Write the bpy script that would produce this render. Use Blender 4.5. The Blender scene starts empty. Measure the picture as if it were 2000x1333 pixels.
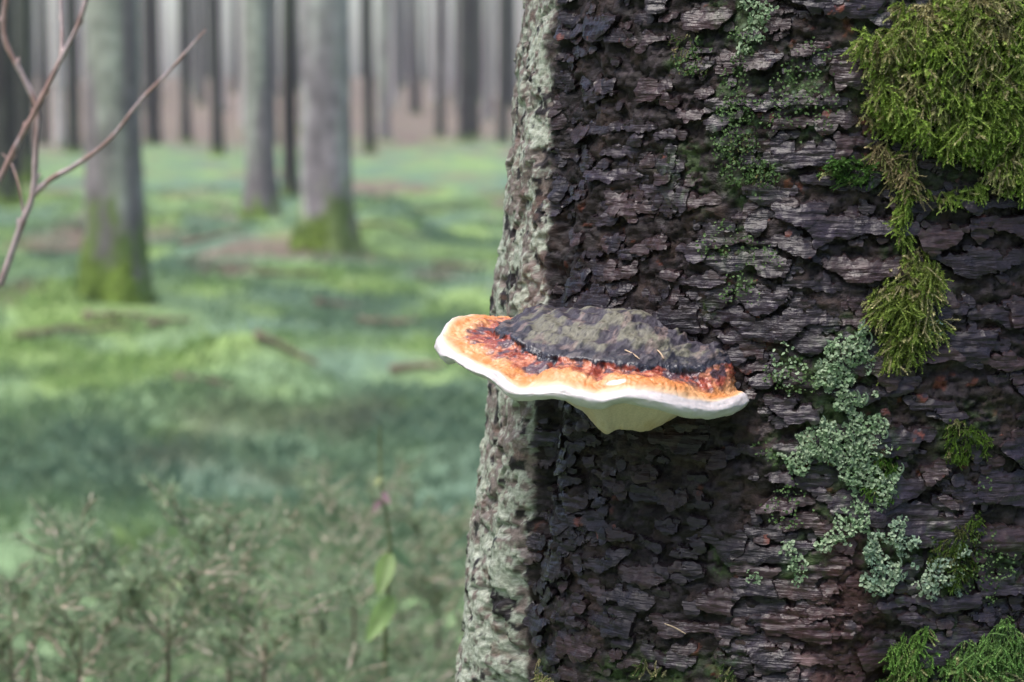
import bpy, math, random
import numpy as np
from mathutils import Vector

# ---------------------------------------------------------------- camera, world, sun, exposure
scene = bpy.context.scene
R = math.radians
FPX, CX, CY = 4484.0, 1000.0, 666.5          # focal length and centre in photo pixels (2000 x 1333)
CAM_H = 1.15
PITCH = math.atan(476.0 / FPX)
cam = bpy.data.cameras.new('camera'); camo = bpy.data.objects.new('camera', cam)
scene.collection.objects.link(camo); scene.camera = camo
camo.location = (0, 0, CAM_H); camo.rotation_euler = (R(90) - PITCH, 0, 0)
cam.sensor_width = 22.3; cam.lens = 50.0; cam.clip_start = 0.05; cam.clip_end = 2000
cam.dof.use_dof = True; cam.dof.focus_distance = 1.33; cam.dof.aperture_fstop = 6.0

SUN_EL, SUN_AZ = R(68), R(235)               # azimuth clockwise from +Y: behind the camera, to the left
world = bpy.data.worlds.new('World'); scene.world = world; world.use_nodes = True
wn = world.node_tree; bg = wn.nodes['Background']
sky = wn.nodes.new('ShaderNodeTexSky'); sky.sky_type = 'NISHITA'; sky.sun_disc = False
sky.sun_elevation = SUN_EL; sky.sun_rotation = SUN_AZ; sky.dust_density = 3.0; sky.air_density = 1.0; sky.ozone_density = 1.0
wn.links.new(sky.outputs[0], bg.inputs[0]); bg.inputs[1].default_value = 0.13
sun = bpy.data.lights.new('sun', 'SUN'); suno = bpy.data.objects.new('sun', sun); scene.collection.objects.link(suno)
sun.energy = 1.5; sun.angle = R(40); sun.color = (1.0, 0.97, 0.93)
sd = Vector((math.sin(SUN_AZ) * math.cos(SUN_EL), math.cos(SUN_AZ) * math.cos(SUN_EL), math.sin(SUN_EL)))
suno.rotation_euler = sd.to_track_quat('Z', 'Y').to_euler(); suno.location = (-3, -3, 6)
scene.view_settings.view_transform = 'Standard'; scene.view_settings.look = 'None'
scene.view_settings.gamma = 1.0; scene.view_settings.use_curve_mapping = False
scene.view_settings.exposure = 1.3
scene.cycles.use_denoising = True
scene.cycles.max_bounces = 6; scene.cycles.volume_bounces = 0; scene.cycles.caustics_reflective = False; scene.cycles.caustics_refractive = False

rng = np.random.default_rng(7); random.seed(7)

# ---------------------------------------------------------------- helpers: noise, projection, meshes, materials
def _hash(ix, iy, seed):
    h = (ix.astype(np.int64) * 374761393 + iy.astype(np.int64) * 668265263 + seed * 974711) & 0xFFFFFFFF
    h = ((h ^ (h >> 13)) * 1274126177) & 0xFFFFFFFF
    h = ((h ^ (h >> 16)) * 2246822519) & 0xFFFFFFFF
    return ((h ^ (h >> 15)) & 0xFFFFFF) / float(0xFFFFFF)

def vnoise(x, y, seed=0):                      # smooth value noise, -1..1
    x = np.asarray(x, float); y = np.asarray(y, float)
    ix = np.floor(x); iy = np.floor(y); fx = x - ix; fy = y - iy
    fx = fx * fx * fx * (fx * (fx * 6 - 15) + 10); fy = fy * fy * fy * (fy * (fy * 6 - 15) + 10)
    a = _hash(ix, iy, seed); b = _hash(ix + 1, iy, seed); c = _hash(ix, iy + 1, seed); d = _hash(ix + 1, iy + 1, seed)
    return ((a * (1 - fx) + b * fx) * (1 - fy) + (c * (1 - fx) + d * fx) * fy) * 2 - 1

def fbm(x, y, seed=0, octs=4, gain=0.5):
    s = 0; amp = 1.0; tot = 0
    for o in range(octs):
        ca, sa = math.cos(0.6 * o), math.sin(0.6 * o)
        s = s + amp * vnoise((x * ca - y * sa) * 2 ** o + 17.3 * o, (x * sa + y * ca) * 2 ** o - 9.1 * o, seed + o); tot += amp; amp *= gain
    return s / tot * 1.6

def fbma(x, y, seed=0, octs=4, gain=0.5):      # axis-aligned octaves (keeps stretched grain straight)
    s = 0; amp = 1.0; tot = 0
    for o in range(octs):
        s = s + amp * vnoise(x * 2 ** o + 17.3 * o, y * 2 ** o - 9.1 * o, seed + o); tot += amp; amp *= gain
    return s / tot * 1.6

def sstep(a, b, x):
    t = np.clip((x - a) / (b - a), 0, 1); return t * t * (3 - 2 * t)
def mix3(a, b, t): return a + (b - a) * t[..., None]
def col(*c): return np.array(c, float)

FWD = np.array((0, math.cos(PITCH), -math.sin(PITCH))); UPV = np.array((0, math.sin(PITCH), math.cos(PITCH)))
def project(P):
    v = P - np.array((0, 0, CAM_H)); d = v @ FWD
    return CX + FPX * v[..., 0] / d, CY - FPX * (v @ UPV) / d
def at(px, py, Y):                             # the point seen at a pixel whose world y is Y
    d = FWD + np.array((1, 0, 0)) * (px - CX) / FPX - UPV * (py - CY) / FPX
    return np.array((0, 0, CAM_H)) + d * (Y / d[1])
def z_at(py, X, Y):                            # height of the point above plan position X,Y that shows at row py
    k = (CY - np.asarray(py, float)) / FPX     # (v.up) = k (v.fwd)
    c, s = math.cos(PITCH), math.sin(PITCH)
    return CAM_H + Y * (k * c - s) / (c + k * s)

coll = scene.collection
def make_mesh(name, V, F, colors=None, tz=None, flat=False, normals=None):
    V = np.ascontiguousarray(V, np.float32); F = np.ascontiguousarray(F, np.int32)
    me = bpy.data.meshes.new(name); k = F.shape[1]
    me.vertices.add(len(V)); me.vertices.foreach_set('co', V.ravel())
    me.loops.add(F.size); me.loops.foreach_set('vertex_index', F.ravel())
    me.polygons.add(len(F)); me.polygons.foreach_set('loop_start', np.arange(0, F.size, k, dtype=np.int32))
    me.update(calc_edges=True)
    if colors is not None:
        C = np.ones((len(V), 4), np.float32); C[:, :3] = np.clip(colors, 0.002, 1)
        a = me.attributes.new('albedo', 'FLOAT_COLOR', 'POINT'); a.data.foreach_set('color', C.ravel())
    if tz is not None:
        T = np.zeros((len(V), 3), np.float32); T[:, :tz.shape[1]] = tz
        a = me.attributes.new('tz', 'FLOAT_VECTOR', 'POINT'); a.data.foreach_set('vector', T.ravel())
    if flat: me.shade_flat()
    if normals is not None: me.normals_split_custom_set_from_vertices(np.asarray(normals, float))
    return me
def link(name, me, mat, parent=None, loc=None):
    o = bpy.data.objects.new(name, me); coll.objects.link(o)
    if mat is not None and me is not None and not me.materials: me.materials.append(mat)
    if parent is not None: o.parent = parent
    if loc is not None: o.location = loc
    return o
def tag(o, label=None, cat=None, group=None, kind=None):
    if label: o['label'] = label
    if cat: o['category'] = cat
    if group: o['group'] = group
    if kind: o['kind'] = kind
    return o
def empty(name, loc):
    o = bpy.data.objects.new(name, None); coll.objects.link(o); o.location = loc; o.empty_display_size = 0.05; return o
def grid_faces(nr, nc, wrap=False):
    i = np.arange(nr - 1)[:, None]; j = np.arange(nc if wrap else nc - 1)[None, :]
    j2 = (j + 1) % nc
    return np.stack([i * nc + j, i * nc + j2, (i + 1) * nc + j2, (i + 1) * nc + j], -1).reshape(-1, 4)
def tube(path, rad, ns=6):
    path = np.asarray(path, float); n = len(path); rad = np.broadcast_to(np.asarray(rad, float), (n,))
    T = np.gradient(path, axis=0); T /= np.linalg.norm(T, axis=1)[:, None] + 1e-9
    ref = np.array((0.31, 0.92, 0.23)); U = np.cross(T, ref); U /= np.linalg.norm(U, axis=1)[:, None] + 1e-9
    W = np.cross(T, U); a = np.linspace(0, 2 * np.pi, ns, endpoint=False)
    V = path[:, None] + rad[:, None, None] * (np.cos(a)[None, :, None] * U[:, None] + np.sin(a)[None, :, None] * W[:, None])
    return V.reshape(-1, 3), grid_faces(n, ns, True)
def join(parts):
    Vs, Fs, n = [], [], 0
    for V, F in parts: Vs.append(V); Fs.append(F + n); n += len(V)
    return np.concatenate(Vs), np.concatenate(Fs)
def spline(pts, n):
    pts = np.asarray(pts, float); m = len(pts); P = np.vstack([2 * pts[0] - pts[1], pts, 2 * pts[-1] - pts[-2]])
    t = np.linspace(0, m - 1 - 1e-6, n); i = t.astype(int); f = (t - i)[:, None]
    a, b, c, d = P[i], P[i + 1], P[i + 2], P[i + 3]
    return 0.5 * (2 * b + (c - a) * f + (2 * a - 5 * b + 4 * c - d) * f ** 2 + (3 * b - a - 3 * c + d) * f ** 3)

def material(name, color=None, rough=0.6, spec=0.5, vary=0.25, nscale=400, bumps=(), coord='obj', rvary=0.0, sss=0.0, transl=0.0, coat=0.0):
    """procedural material: colour from the 'albedo' attribute (or a constant) times noise, plus noise bump layers
       bumps: (scale xyz, noise scale, detail, strength, distance)"""
    m = bpy.data.materials.new(name); m.use_nodes = True; nt = m.node_tree; N = nt.nodes; L = nt.links
    b = N['Principled BSDF']; out = N['Material Output']
    if coord == 'tz':
        cn = N.new('ShaderNodeAttribute'); cn.attribute_name = 'tz'; cv = cn.outputs['Vector']
    else:
        cn = N.new('ShaderNodeTexCoord'); cv = cn.outputs['Object']
    if color is None:
        an = N.new('ShaderNodeAttribute'); an.attribute_name = 'albedo'; csrc = an.outputs['Color']
    else:
        rg = N.new('ShaderNodeRGB'); rg.outputs[0].default_value = (*color, 1); csrc = rg.outputs[0]
    nz = N.new('ShaderNodeTexNoise'); nz.inputs['Scale'].default_value = nscale; nz.inputs['Detail'].default_value = 4
    L.new(cv, nz.inputs['Vector'])
    mr = N.new('ShaderNodeMapRange'); mr.inputs['From Min'].default_value = 0.25; mr.inputs['From Max'].default_value = 0.75
    mr.inputs['To Min'].default_value = 1 - vary; mr.inputs['To Max'].default_value = 1 + vary
    L.new(nz.outputs['Fac'], mr.inputs['Value'])
    mx = N.new('ShaderNodeVectorMath'); mx.operation = 'SCALE'
    L.new(csrc, mx.inputs[0]); L.new(mr.outputs[0], mx.inputs['Scale']); L.new(mx.outputs[0], b.inputs['Base Color'])
    b.inputs['Roughness'].default_value = rough; b.inputs['Specular IOR Level'].default_value = spec
    if rvary:
        r2 = N.new('ShaderNodeMapRange'); r2.inputs['From Min'].default_value = 0.3; r2.inputs['From Max'].default_value = 0.7
        r2.inputs['To Min'].default_value = max(0.05, rough - rvary); r2.inputs['To Max'].default_value = min(1, rough + rvary)
        n3 = N.new('ShaderNodeTexNoise'); n3.inputs['Scale'].default_value = nscale * 0.35; L.new(cv, n3.inputs['Vector'])
        L.new(n3.outputs['Fac'], r2.inputs['Value']); L.new(r2.outputs[0], b.inputs['Roughness'])
    if sss: b.inputs['Subsurface Weight'].default_value = sss; b.inputs['Subsurface Radius'].default_value = (0.006, 0.004, 0.003)
    if coat: b.inputs['Coat Weight'].default_value = coat; b.inputs['Coat Roughness'].default_value = 0.15
    prev = None
    for sc, ns, det, st, dist in bumps:
        mp = N.new('ShaderNodeMapping'); mp.inputs['Scale'].default_value = sc; L.new(cv, mp.inputs['Vector'])
        tn = N.new('ShaderNodeTexNoise'); tn.inputs['Scale'].default_value = ns; tn.inputs['Detail'].default_value = det
        L.new(mp.outputs[0], tn.inputs['Vector'])
        bp = N.new('ShaderNodeBump'); bp.inputs['Strength'].default_value = st; bp.inputs['Distance'].default_value = dist
        L.new(tn.outputs['Fac'], bp.inputs['Height'])
        if prev is not None: L.new(prev, bp.inputs['Normal'])
        prev = bp.outputs[0]
    if prev is not None: L.new(prev, b.inputs['Normal'])
    if transl:
        tr = N.new('ShaderNodeBsdfTranslucent'); L.new(mx.outputs[0], tr.inputs[0])
        ms = N.new('ShaderNodeMixShader'); ms.inputs[0].default_value = transl
        L.new(b.outputs[0], ms.inputs[1]); L.new(tr.outputs[0], ms.inputs[2]); L.new(ms.outputs[0], out.inputs[0])
    return m

M_bark = material('wet_bark', rough=0.33, spec=0.36, vary=0.45, nscale=260, coord='tz', rvary=0.14,
                  bumps=(((90, 620, 1), 1.0, 3, 0.6, 0.0014), ((1, 1, 1), 700, 3, 0.45, 0.0006)))
M_core = material('inner_bark', rough=0.6, spec=0.22, vary=0.5, nscale=420, coord='tz', rvary=0.2,
                  bumps=(((160, 420, 1), 1.0, 3, 0.6, 0.0012), ((1, 1, 1), 1100, 3, 0.6, 0.0007)))
M_ground = material('forest_floor', rough=0.9, spec=0.15, vary=0.35, nscale=9, bumps=(((1, 1, 1), 25, 5, 0.8, 0.03),))
M_trunk = material('spruce_bark', rough=0.85, spec=0.2, vary=0.3, nscale=10, bumps=(((1, 1, 0.5), 30, 4, 0.8, 0.02),))
M_moss_base = material('moss_collar', rough=0.95, spec=0.1, vary=0.5, nscale=18, bumps=(((1, 1, 1), 60, 4, 0.9, 0.03),))
M_moss = material('feather_moss', rough=0.6, spec=0.25, vary=0.25, nscale=150, transl=0.3)
M_lich = material('scaly_lichen', rough=0.85, spec=0.15, vary=0.3, nscale=900, transl=0.15)
M_crust = material('fungus_crust', rough=0.6, spec=0.4, vary=0.35, nscale=420, rvary=0.12, bumps=(((1, 1, 1), 700, 4, 0.45, 0.0008),))
M_belt = material('fungus_belt', rough=0.32, spec=0.55, vary=0.3, nscale=600, rvary=0.12, bumps=(((1, 1, 1), 800, 3, 0.5, 0.0008),))
M_margin = material('fungus_margin', rough=0.42, spec=0.45, vary=0.05, nscale=500, sss=0.15, bumps=(((1, 1, 1), 420, 3, 0.25, 0.0006),))
M_pore = material('fungus_pores', rough=0.8, spec=0.2, vary=0.12, nscale=900, bumps=(((1, 1, 1), 2500, 1, 0.4, 0.0005),))
M_twig = material('bare_twig', rough=0.5, spec=0.4, vary=0.3, nscale=90, bumps=(((1, 1, 1), 300, 3, 0.4, 0.001),))
M_needle = material('green_needles', rough=0.6, spec=0.3, vary=0.3, nscale=60, transl=0.4)
M_leaf = material('herb_leaf', rough=0.5, spec=0.35, vary=0.2, nscale=60, transl=0.35)
M_straw = material('dry_needle_straw', color=(0.55, 0.40, 0.26), rough=0.6, vary=0.2, nscale=600)
M_grass = material('grass_blades', rough=0.8, spec=0.2, vary=0.2, nscale=8, transl=0.3)

# ---------------------------------------------------------------- ground
def ground_z(x, y):
    x = np.asarray(x, float); y = np.asarray(y, float); d = np.hypot(x, y)
    near = sstep(2.5, 6, d)
    z = near * (0.075 * fbm(x * 0.55, y * 0.40, 31, 3) + 0.040 * fbm(x * 2.4, y * 2.0, 41, 4))
    z = z + 0.02 * (1 - near) * fbm(x * 2, y * 2, 43, 3)
    for mx_, my_, h, rx, ry in ((-1.22, 10.2, 0.16, 0.30, 0.55), (-2.6, 12.6, 0.10, 0.5, 0.7), (-1.45, 17.2, 0.16, 0.8, 0.9), (0.0, 13.0, 0.10, 0.7, 0.7), (-0.95, 18.5, 0.25, 0.35, 0.8), (-2.9, 9.5, 0.08, 0.9, 0.9)):
        z = z + h * np.exp(-(((x - mx_) / rx) ** 2 + ((y - my_) / ry) ** 2))
    z = z + 0.03 * np.maximum(0, y - 55) * sstep(55, 75, y) * (0.45 + 0.55 * sstep(2, -6, x)) * sstep(260, 90, y)   # the bank behind
    z = z + sstep(90, 260, y) * 1.5 * (0.45 + 0.55 * sstep(4, -10, x))
    return z
def ground_hit(px, py):
    d = FWD + np.array((1, 0, 0)) * (px - CX) / FPX - UPV * (py - CY) / FPX
    t = 2.0
    for _ in range(4000):
        p = np.array((0, 0, CAM_H)) + d * t
        if p[2] <= ground_z(p[0], p[1]): return p
        t *= 1.004
        if t > 400: break
    return p

na = 420
ang = np.concatenate([np.linspace(-180, -22, 60), np.linspace(-21.5, 21.5, 300), np.linspace(22, 179, 60)]) * np.pi / 180
rad = np.concatenate([[0.05], np.geomspace(0.5, 300, 330)])
GX = rad[:, None] * np.sin(ang)[None]; GY = rad[:, None] * np.cos(ang)[None]
GZ = ground_z(GX, GY)
def ground_col(x, y):
    d = np.hypot(x, y)
    n1 = fbm(x * 0.9, y * 0.55, 61, 4); n2 = fbm(x * 2.3 + 9, y * 1.3, 63, 4); n3 = fbm(x * 0.35, y * 0.22, 65, 3)
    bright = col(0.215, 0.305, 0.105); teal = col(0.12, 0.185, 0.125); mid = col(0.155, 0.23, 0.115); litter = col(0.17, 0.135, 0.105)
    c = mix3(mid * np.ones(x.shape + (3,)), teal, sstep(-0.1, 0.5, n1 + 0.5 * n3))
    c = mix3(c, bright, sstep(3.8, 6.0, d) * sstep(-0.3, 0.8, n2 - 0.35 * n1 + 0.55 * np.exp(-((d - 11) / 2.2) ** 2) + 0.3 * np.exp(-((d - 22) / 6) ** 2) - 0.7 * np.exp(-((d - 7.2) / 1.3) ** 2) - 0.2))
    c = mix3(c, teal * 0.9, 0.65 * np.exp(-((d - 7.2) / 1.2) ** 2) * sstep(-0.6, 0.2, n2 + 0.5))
    c = mix3(c, litter, (0.35 + 0.65 * sstep(9, 13, d)) * sstep(0.35, 0.75, fbm(x * 1.1 + 40, y * 0.8, 67, 4) + 0.25 * np.exp(-((d - 15.5) / 2) ** 2)))
    c = mix3(c, col(0.17, 0.125, 0.105), 0.9 * sstep(44, 66, d - 6 * sstep(-4, 2, x * 50 / (d + 1)) + 5 * n1))
    return c
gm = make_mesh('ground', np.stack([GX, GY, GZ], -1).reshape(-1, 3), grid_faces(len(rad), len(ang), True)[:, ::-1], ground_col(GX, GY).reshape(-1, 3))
tag(link('ground', gm, M_ground), kind='structure')

# ---------------------------------------------------------------- background trees
def trunk_mesh(name, rad0, height, lean=(0, 0), seed=0, flare=0.35, nr=46, nc=24, palette=0, mossy=0.12):
    zs = np.concatenate([np.linspace(-0.15, 1.2, nr // 2), np.linspace(1.3, height, nr - nr // 2)])
    a = np.linspace(0, 2 * np.pi, nc, endpoint=False)
    Z, A = np.meshgrid(zs, a, indexing='ij')
    r = rad0 * (1 - 0.55 * np.clip(Z, 0, None) / (height * 1.25)) + rad0 * flare * np.exp(-np.clip(Z, 0, None) / 0.28) * (1 + 0.35 * np.sin(A * 5 + seed))
    r = r * (1 + 0.05 * fbm(A * 1.2 + seed, Z * 2.0, seed + 3, 3))
    X = r * np.cos(A) + lean[0] * Z + 0.02 * np.sin(Z * 0.7 + seed); Y = r * np.sin(A) + lean[1] * Z
    base = [col(0.18, 0.155, 0.16), col(0.045, 0.039, 0.040), col(0.22, 0.195, 0.20), col(0.42, 0.37, 0.35)][palette]
    lich_lit = [col(0.27, 0.28, 0.235), col(0.062, 0.066, 0.052), col(0.33, 0.33, 0.30), col(0.50, 0.47, 0.43)][palette]
    n = fbm(A * 1.6 + seed, Z * 1.3, seed + 11, 4)
    C = mix3(base * np.ones(Z.shape + (3,)), lich_lit, sstep(-0.25, 0.5, n + 0.55 * sstep(0.8, 2.0, Z) - 0.25 + 0.3 * np.cos(A - 3.4)))  # lichen higher up, plus a lighter left side painted in as edge light
    C = C * (1 + 0.25 * fbm(A * 3, Z * 9, seed + 21, 3))[..., None]
    C = mix3(C, col(0.125, 0.18, 0.05), 0.9 * sstep(-0.25, 0.35, (mossy - Z) / (mossy + 0.1) + 0.7 * fbm(A * 2.5 + seed, Z * 6, seed + 31, 4)))   # moss thinning out up the bark
    return make_mesh(name, np.stack([X, Y, Z], -1).reshape(-1, 3), grid_faces(nr, nc, True), C.reshape(-1, 3))
def moss_collar_mesh(rad0, hgt, flare, seed, side=None):
    nr, nc = 26, 40; zs = np.linspace(-0.12, 1.0, nr); a = np.linspace(0, 2 * np.pi, nc, endpoint=False)
    Z, A = np.meshgrid(zs, a, indexing='ij')
    top = hgt * (1 + 0.45 * fbm(A * 1.1 + seed, A * 0, seed, 3) + 0.30 * fbm(A * 5 + seed, A * 0, seed + 2, 3) + (0.5 * np.cos(A - side) if side is not None else 0))
    Z = np.where(Z > 0, Z * np.maximum(top, 0.05), Z)
    r = rad0 * (1 - 0.55 * np.clip(Z, 0, None) / 18) + rad0 * flare * np.exp(-np.clip(Z, 0, None) / 0.28) * (1 + 0.35 * np.sin(A * 5 + seed))
    r = r + (0.010 + 0.012 * fbm(A * 4, Z * 12, seed + 5, 3)) * sstep(0, 0.15, top - Z) - 0.02 * (Z >= top - 0.01)
    C = mix3(col(0.14, 0.20, 0.045) * np.ones(Z.shape + (3,)), col(0.085, 0.125, 0.035), sstep(-0.2, 0.6, fbm(A * 2, Z * 6, seed + 8, 3)))
    return make_mesh('moss_collar', np.stack([r * np.cos(A), r * np.sin(A), Z], -1).reshape(-1, 3), grid_faces(nr, nc, True), C.reshape(-1, 3))

near_trees = [  # px, base py, width px (at breast height), lean, palette, collar (height, side), label
    (222, 588, 108, 0.000, 0, (0.34, None), 'thick grey spruce with a bright green moss sleeve round its foot', 13),
    (632, 488, 98, 0.008, 2, (0.26, -1.2), 'thick pale grey spruce leaning slightly over a mossy mound, brown litter beside it', 14),
    (508, 425, 58, 0.002, 0, (0.10, None), 'medium grey-green spruce with a thin dark moss ring at its foot', 15),
    (569, 385, 28, 0.004, 1, None, 'slim dark spruce squeezed between a medium and a thick grey trunk', 16),
    (17, 402, 44, 0.000, 1, (0.15, None), 'dark spruce trunk behind the crossing bare twigs', 17),
    (52, 362, 36, 0.001, 1, (0.2, None), 'dark green-stained spruce just behind another dark trunk and bare twigs', 18),
    (143, 300, 26, 0.000, 1, None, 'narrow dark spruce beside the thick moss-sleeved trunk', 19),
    (362, 278, 20, 0.001, 1, None, 'thin dark spruce at the end of a long bare twig tip', 20),
    (424, 304, 22, 0.000, 1, None, 'thin dark spruce with a greenish foot, alone on the far moss', 21),
    (722, 297, 20, 0.001, 1, None, 'thin black-brown spruce standing nearest behind the pale leaning trunk', 22),
    (752, 276, 24, 0.000, 0, None, 'brownish spruce beside a thin black-brown one on the far moss', 23),
    (861, 270, 17, 0.000, 1, None, 'thin dark spruce on the bright far moss strip, slimmer of a pair', 24),
    (909, 277, 26, 0.001, 1, None, 'dark straight spruce on the bright far moss strip, thicker of a pair', 25),
]
used = []
for px, py, w, lean, pal, collar, lab, sd_ in near_trees:
    p = ground_hit(px, py); r0 = 0.5 * w / FPX * p[1]; used.append((p[0], p[1]))
    root = empty('spruce_tree', (p[0], p[1], ground_z(p[0], p[1]) - 0.02)); tag(root, lab, 'tree', 'spruces standing behind the fungus tree')
    link('trunk', trunk_mesh('trunk', r0, 16, (lean, 0), sd_, 0.42, 90, 44, pal, collar[0] * 1.25 if collar else 0.12), M_trunk, root)
    if collar: link('moss_collar', moss_collar_mesh(r0, collar[0] * 0.7, 0.42, sd_, collar[1]), M_moss_base, root)
protos = [trunk_mesh('far_trunk', 0.14, 18, (0.003 * (k - 2), 0), 40 + k, 0.3, 24, 12, [0, 1, 3, 1, 1][k]) for k in range(5)]
for me in protos: me.materials.append(M_trunk)
k = 0; tries = 0
while k < 165 and tries < 9000:
    tries += 1
    d = 30 + 120 * rng.random() ** 0.75
    px = rng.uniform(-60, 1090); X = (px - CX) / FPX * d; Y = d
    if d < 52 and (rng.random() < 0.9 or 250 < px < 1000): continue
    if min(math.hypot(X - u[0], Y - u[1]) for u in used) < 1.6: continue
    if d < 75 and min(abs((u[0] / u[1] - X / Y) * FPX) for u in used if u[1] < 75) < 14: continue
    used.append((X, Y)); k += 1
    o = link('spruce_tree', protos[int(rng.integers(5))], None, None, (X, Y, ground_z(X, Y) - 0.05))
    o.rotation_euler = (0, 0, rng.uniform(0, 6.28)); s = rng.uniform(0.7, 1.35); o.scale = (s, s, 1)
    tag(o, 'slender bare spruce trunk in the blurred crowd of the far wood', 'tree', 'crowded spruce trunks of the far wood')

g2_ = np.random.default_rng(77); k = 0; tries = 0          # the same wood to either side, beyond the picture's edges
while k < 130 and tries < 9000:
    tries += 1; d = 13 + 85 * g2_.random(); px = g2_.uniform(-1900, -90) if g2_.random() < 0.4 else g2_.uniform(1120, 3700); X = (px - CX) / FPX * d; Y = d
    if min(math.hypot(X - u[0], Y - u[1]) for u in used) < 2.0: continue
    used.append((X, Y)); k += 1
    o = link('spruce_tree', protos[int(g2_.integers(5))], None, None, (X, Y, ground_z(X, Y) - 0.05)); o.rotation_euler = (0, 0, g2_.uniform(0, 6.28)); sc_ = g2_.uniform(0.8, 1.35); o.scale = (sc_, sc_, 1)
    tag(o, 'slender bare spruce trunk in the blurred crowd of the far wood', 'tree', 'crowded spruce trunks of the far wood')
# unseen bushy spruces added behind the camera to cut low light on the trunk
def crown_mesh(seed, H, RB_):
    g = np.random.default_rng(seed); nb = 430; V = []; 
    f = g.random(nb) ** 0.8; zb = 0.6 + (H - 0.6) * f; L_ = RB_ * (1 - f) ** 0.75 * g.uniform(0.7, 1.15, nb) + 0.25; az = g.uniform(0, 6.283, nb)
    for b in range(nb):
        d = np.array((math.cos(az[b]), math.sin(az[b]), 0)); sd_ = np.array((-d[1], d[0], 0)); m = 12
        t = g.uniform(0.15, 1, m); c0 = np.array((0, 0, zb[b])) + d * (t * L_[b])[:, None] + sd_ * (g.normal(size=m) * 0.16 * L_[b] * t)[:, None] + np.array((0, 0, 1)) * (-0.28 * L_[b] * t * t + 0.04 * g.normal(size=m))[:, None]
        w = 0.16 * g.uniform(0.6, 1.3, m)
        for q in range(m):
            u_ = d * w[q] * 1.3 + sd_ * g.normal() * 0.08; v_ = sd_ * w[q] * 0.5 + np.array((0, 0, -0.10 * g.random()))
            V += [c0[q] - u_ * 0.5, c0[q] + v_ * 0.6 + np.array((0, 0, -0.03)), c0[q] + u_ * 0.7 + np.array((0, 0, -0.08)), c0[q] - v_ * 0.6]
    V = np.array(V); C = np.repeat(mix3(col(0.035, 0.06, 0.025) * np.ones((len(V) // 4, 3)), col(0.06, 0.09, 0.04), g.random(len(V) // 4)), 4, axis=0)
    return make_mesh('crown', V, np.arange(len(V)).reshape(-1, 4), C)
CR = [crown_mesh(900 + k, 8.5, 1.9) for k in range(2)]; TRB = trunk_mesh('trunk', 0.11, 8.3, (0, 0), 950, 0.3, 24, 12, 1)
for me in CR: me.materials.append(M_grass)
TRB.materials.append(M_trunk)
for q in range(15):
    an_ = R(-118 + q * 236 / 14 + rng.uniform(-4, 4)); dd_ = rng.uniform(8.5, 11.0); X, Y = dd_ * math.sin(an_) * -1, -dd_ * math.cos(an_)
    root = empty('spruce_tree', (X, Y, float(ground_z(X, Y)) - 0.02)); root.rotation_euler = (0, 0, rng.uniform(0, 6.28)); s_ = rng.uniform(0.85, 1.1); root.scale = (s_, s_, s_)
    tag(root, 'unseen bushy spruce with a dense dark crown, added to shade the fungus tree', 'tree', 'bushy spruces added to shade the fungus tree')
    link('trunk', TRB, None, root); link('crown', CR[q % 2], None, root)

# ---------------------------------------------------------------- the fungus tree
TC = np.array((0.207, 1.5))
def px_z(y): return float(z_at(y, 0, 1.48))
zt = np.array([0.0, 0.15, 0.35, 0.55, 0.70, px_z(1300), px_z(1050), px_z(830), px_z(560), px_z(350), px_z(0), 1.35, 2.0, 16.0])
rt = np.array([0.46, 0.38, 0.315, 0.278, 0.258, 0.2448, 0.2368, 0.2274, 0.2196, 0.2123, 0.2025, 0.199, 0.19, 0.06])
def base_r(a, z):                              # a in radians from the -Y direction (negative = left); smooth trunk form
    r = np.interp(z, zt, rt) - 0.003
    r = r + 0.0045 * fbm(a * 2.2, z * 5, 71, 3) * sstep(-1.75, -1.2, a) + 0.002 * fbm(a * 9, z * 14, 73, 2)
    # fluting: the lichen-covered rib at the left and the dark groove beside it
    ga = np.interp(z, [0.78, 0.87, 0.94, 1.03, 1.10, 1.21], [-1.06, -1.02, -1.00, -0.98, -1.01, -1.02])
    dep = np.interp(z, [0.7, 0.93, 0.99, 1.2, 1.4], [0.008, 0.009, 0.006, 0.004, 0.003])
    r = r - dep * np.exp(-((a - ga - 0.02) / 0.055) ** 2) + 0.003 * np.exp(-((a - ga + 0.17) / 0.1) ** 2)
    # hollow rot column low on the right
    r = r - 0.012 * np.exp(-((a - 0.03 - 0.02 * fbm(z * 20, z * 0, 5, 2)) / 0.055) ** 2) * sstep(0.87, 0.82, z)
    return r
def pos(a, z, r): return np.stack([TC[0] + r * np.sin(a), TC[1] - r * np.cos(a), z], -1)

def blob(px, py, bl):                          # >0 inside the ellipses
    m = np.full(px.shape, -9.0)
    for cx, cy, rx, ry in bl: m = np.maximum(m, 1 - np.hypot((px - cx) / rx, (py - cy) / ry))
    return m
ALGAE = [(1450, 60, 60, 90), (1350, 120, 50, 50), (1440, 230, 60, 120), (1470, 350, 70, 60), (1560, 200, 110, 90), (1430, 470, 60, 60), (1490, 500, 40, 40),
         (1660, 330, 60, 30), (1540, 720, 50, 60), (1650, 700, 100, 90), (1660, 860, 120, 130), (1500, 890, 50, 40), (1700, 960, 80, 60), (1560, 1080, 60, 80), (1440, 560, 60, 40),
         (1640, 1030, 70, 60), (1740, 1100, 90, 90), (1850, 1090, 90, 110), (1880, 860, 80, 70), (1790, 600, 70, 120), (1780, 430, 50, 80), (1260, 1310, 120, 50), (1420, 1320, 60, 40), (1060, 1310, 30, 60),
         (1850, 1290, 200, 80), (1860, 150, 220, 260), (1960, 1100, 60, 60), (1390, 1100, 40, 40), (1340, 350, 60, 80), (1400, 600, 60, 30)]
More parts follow.
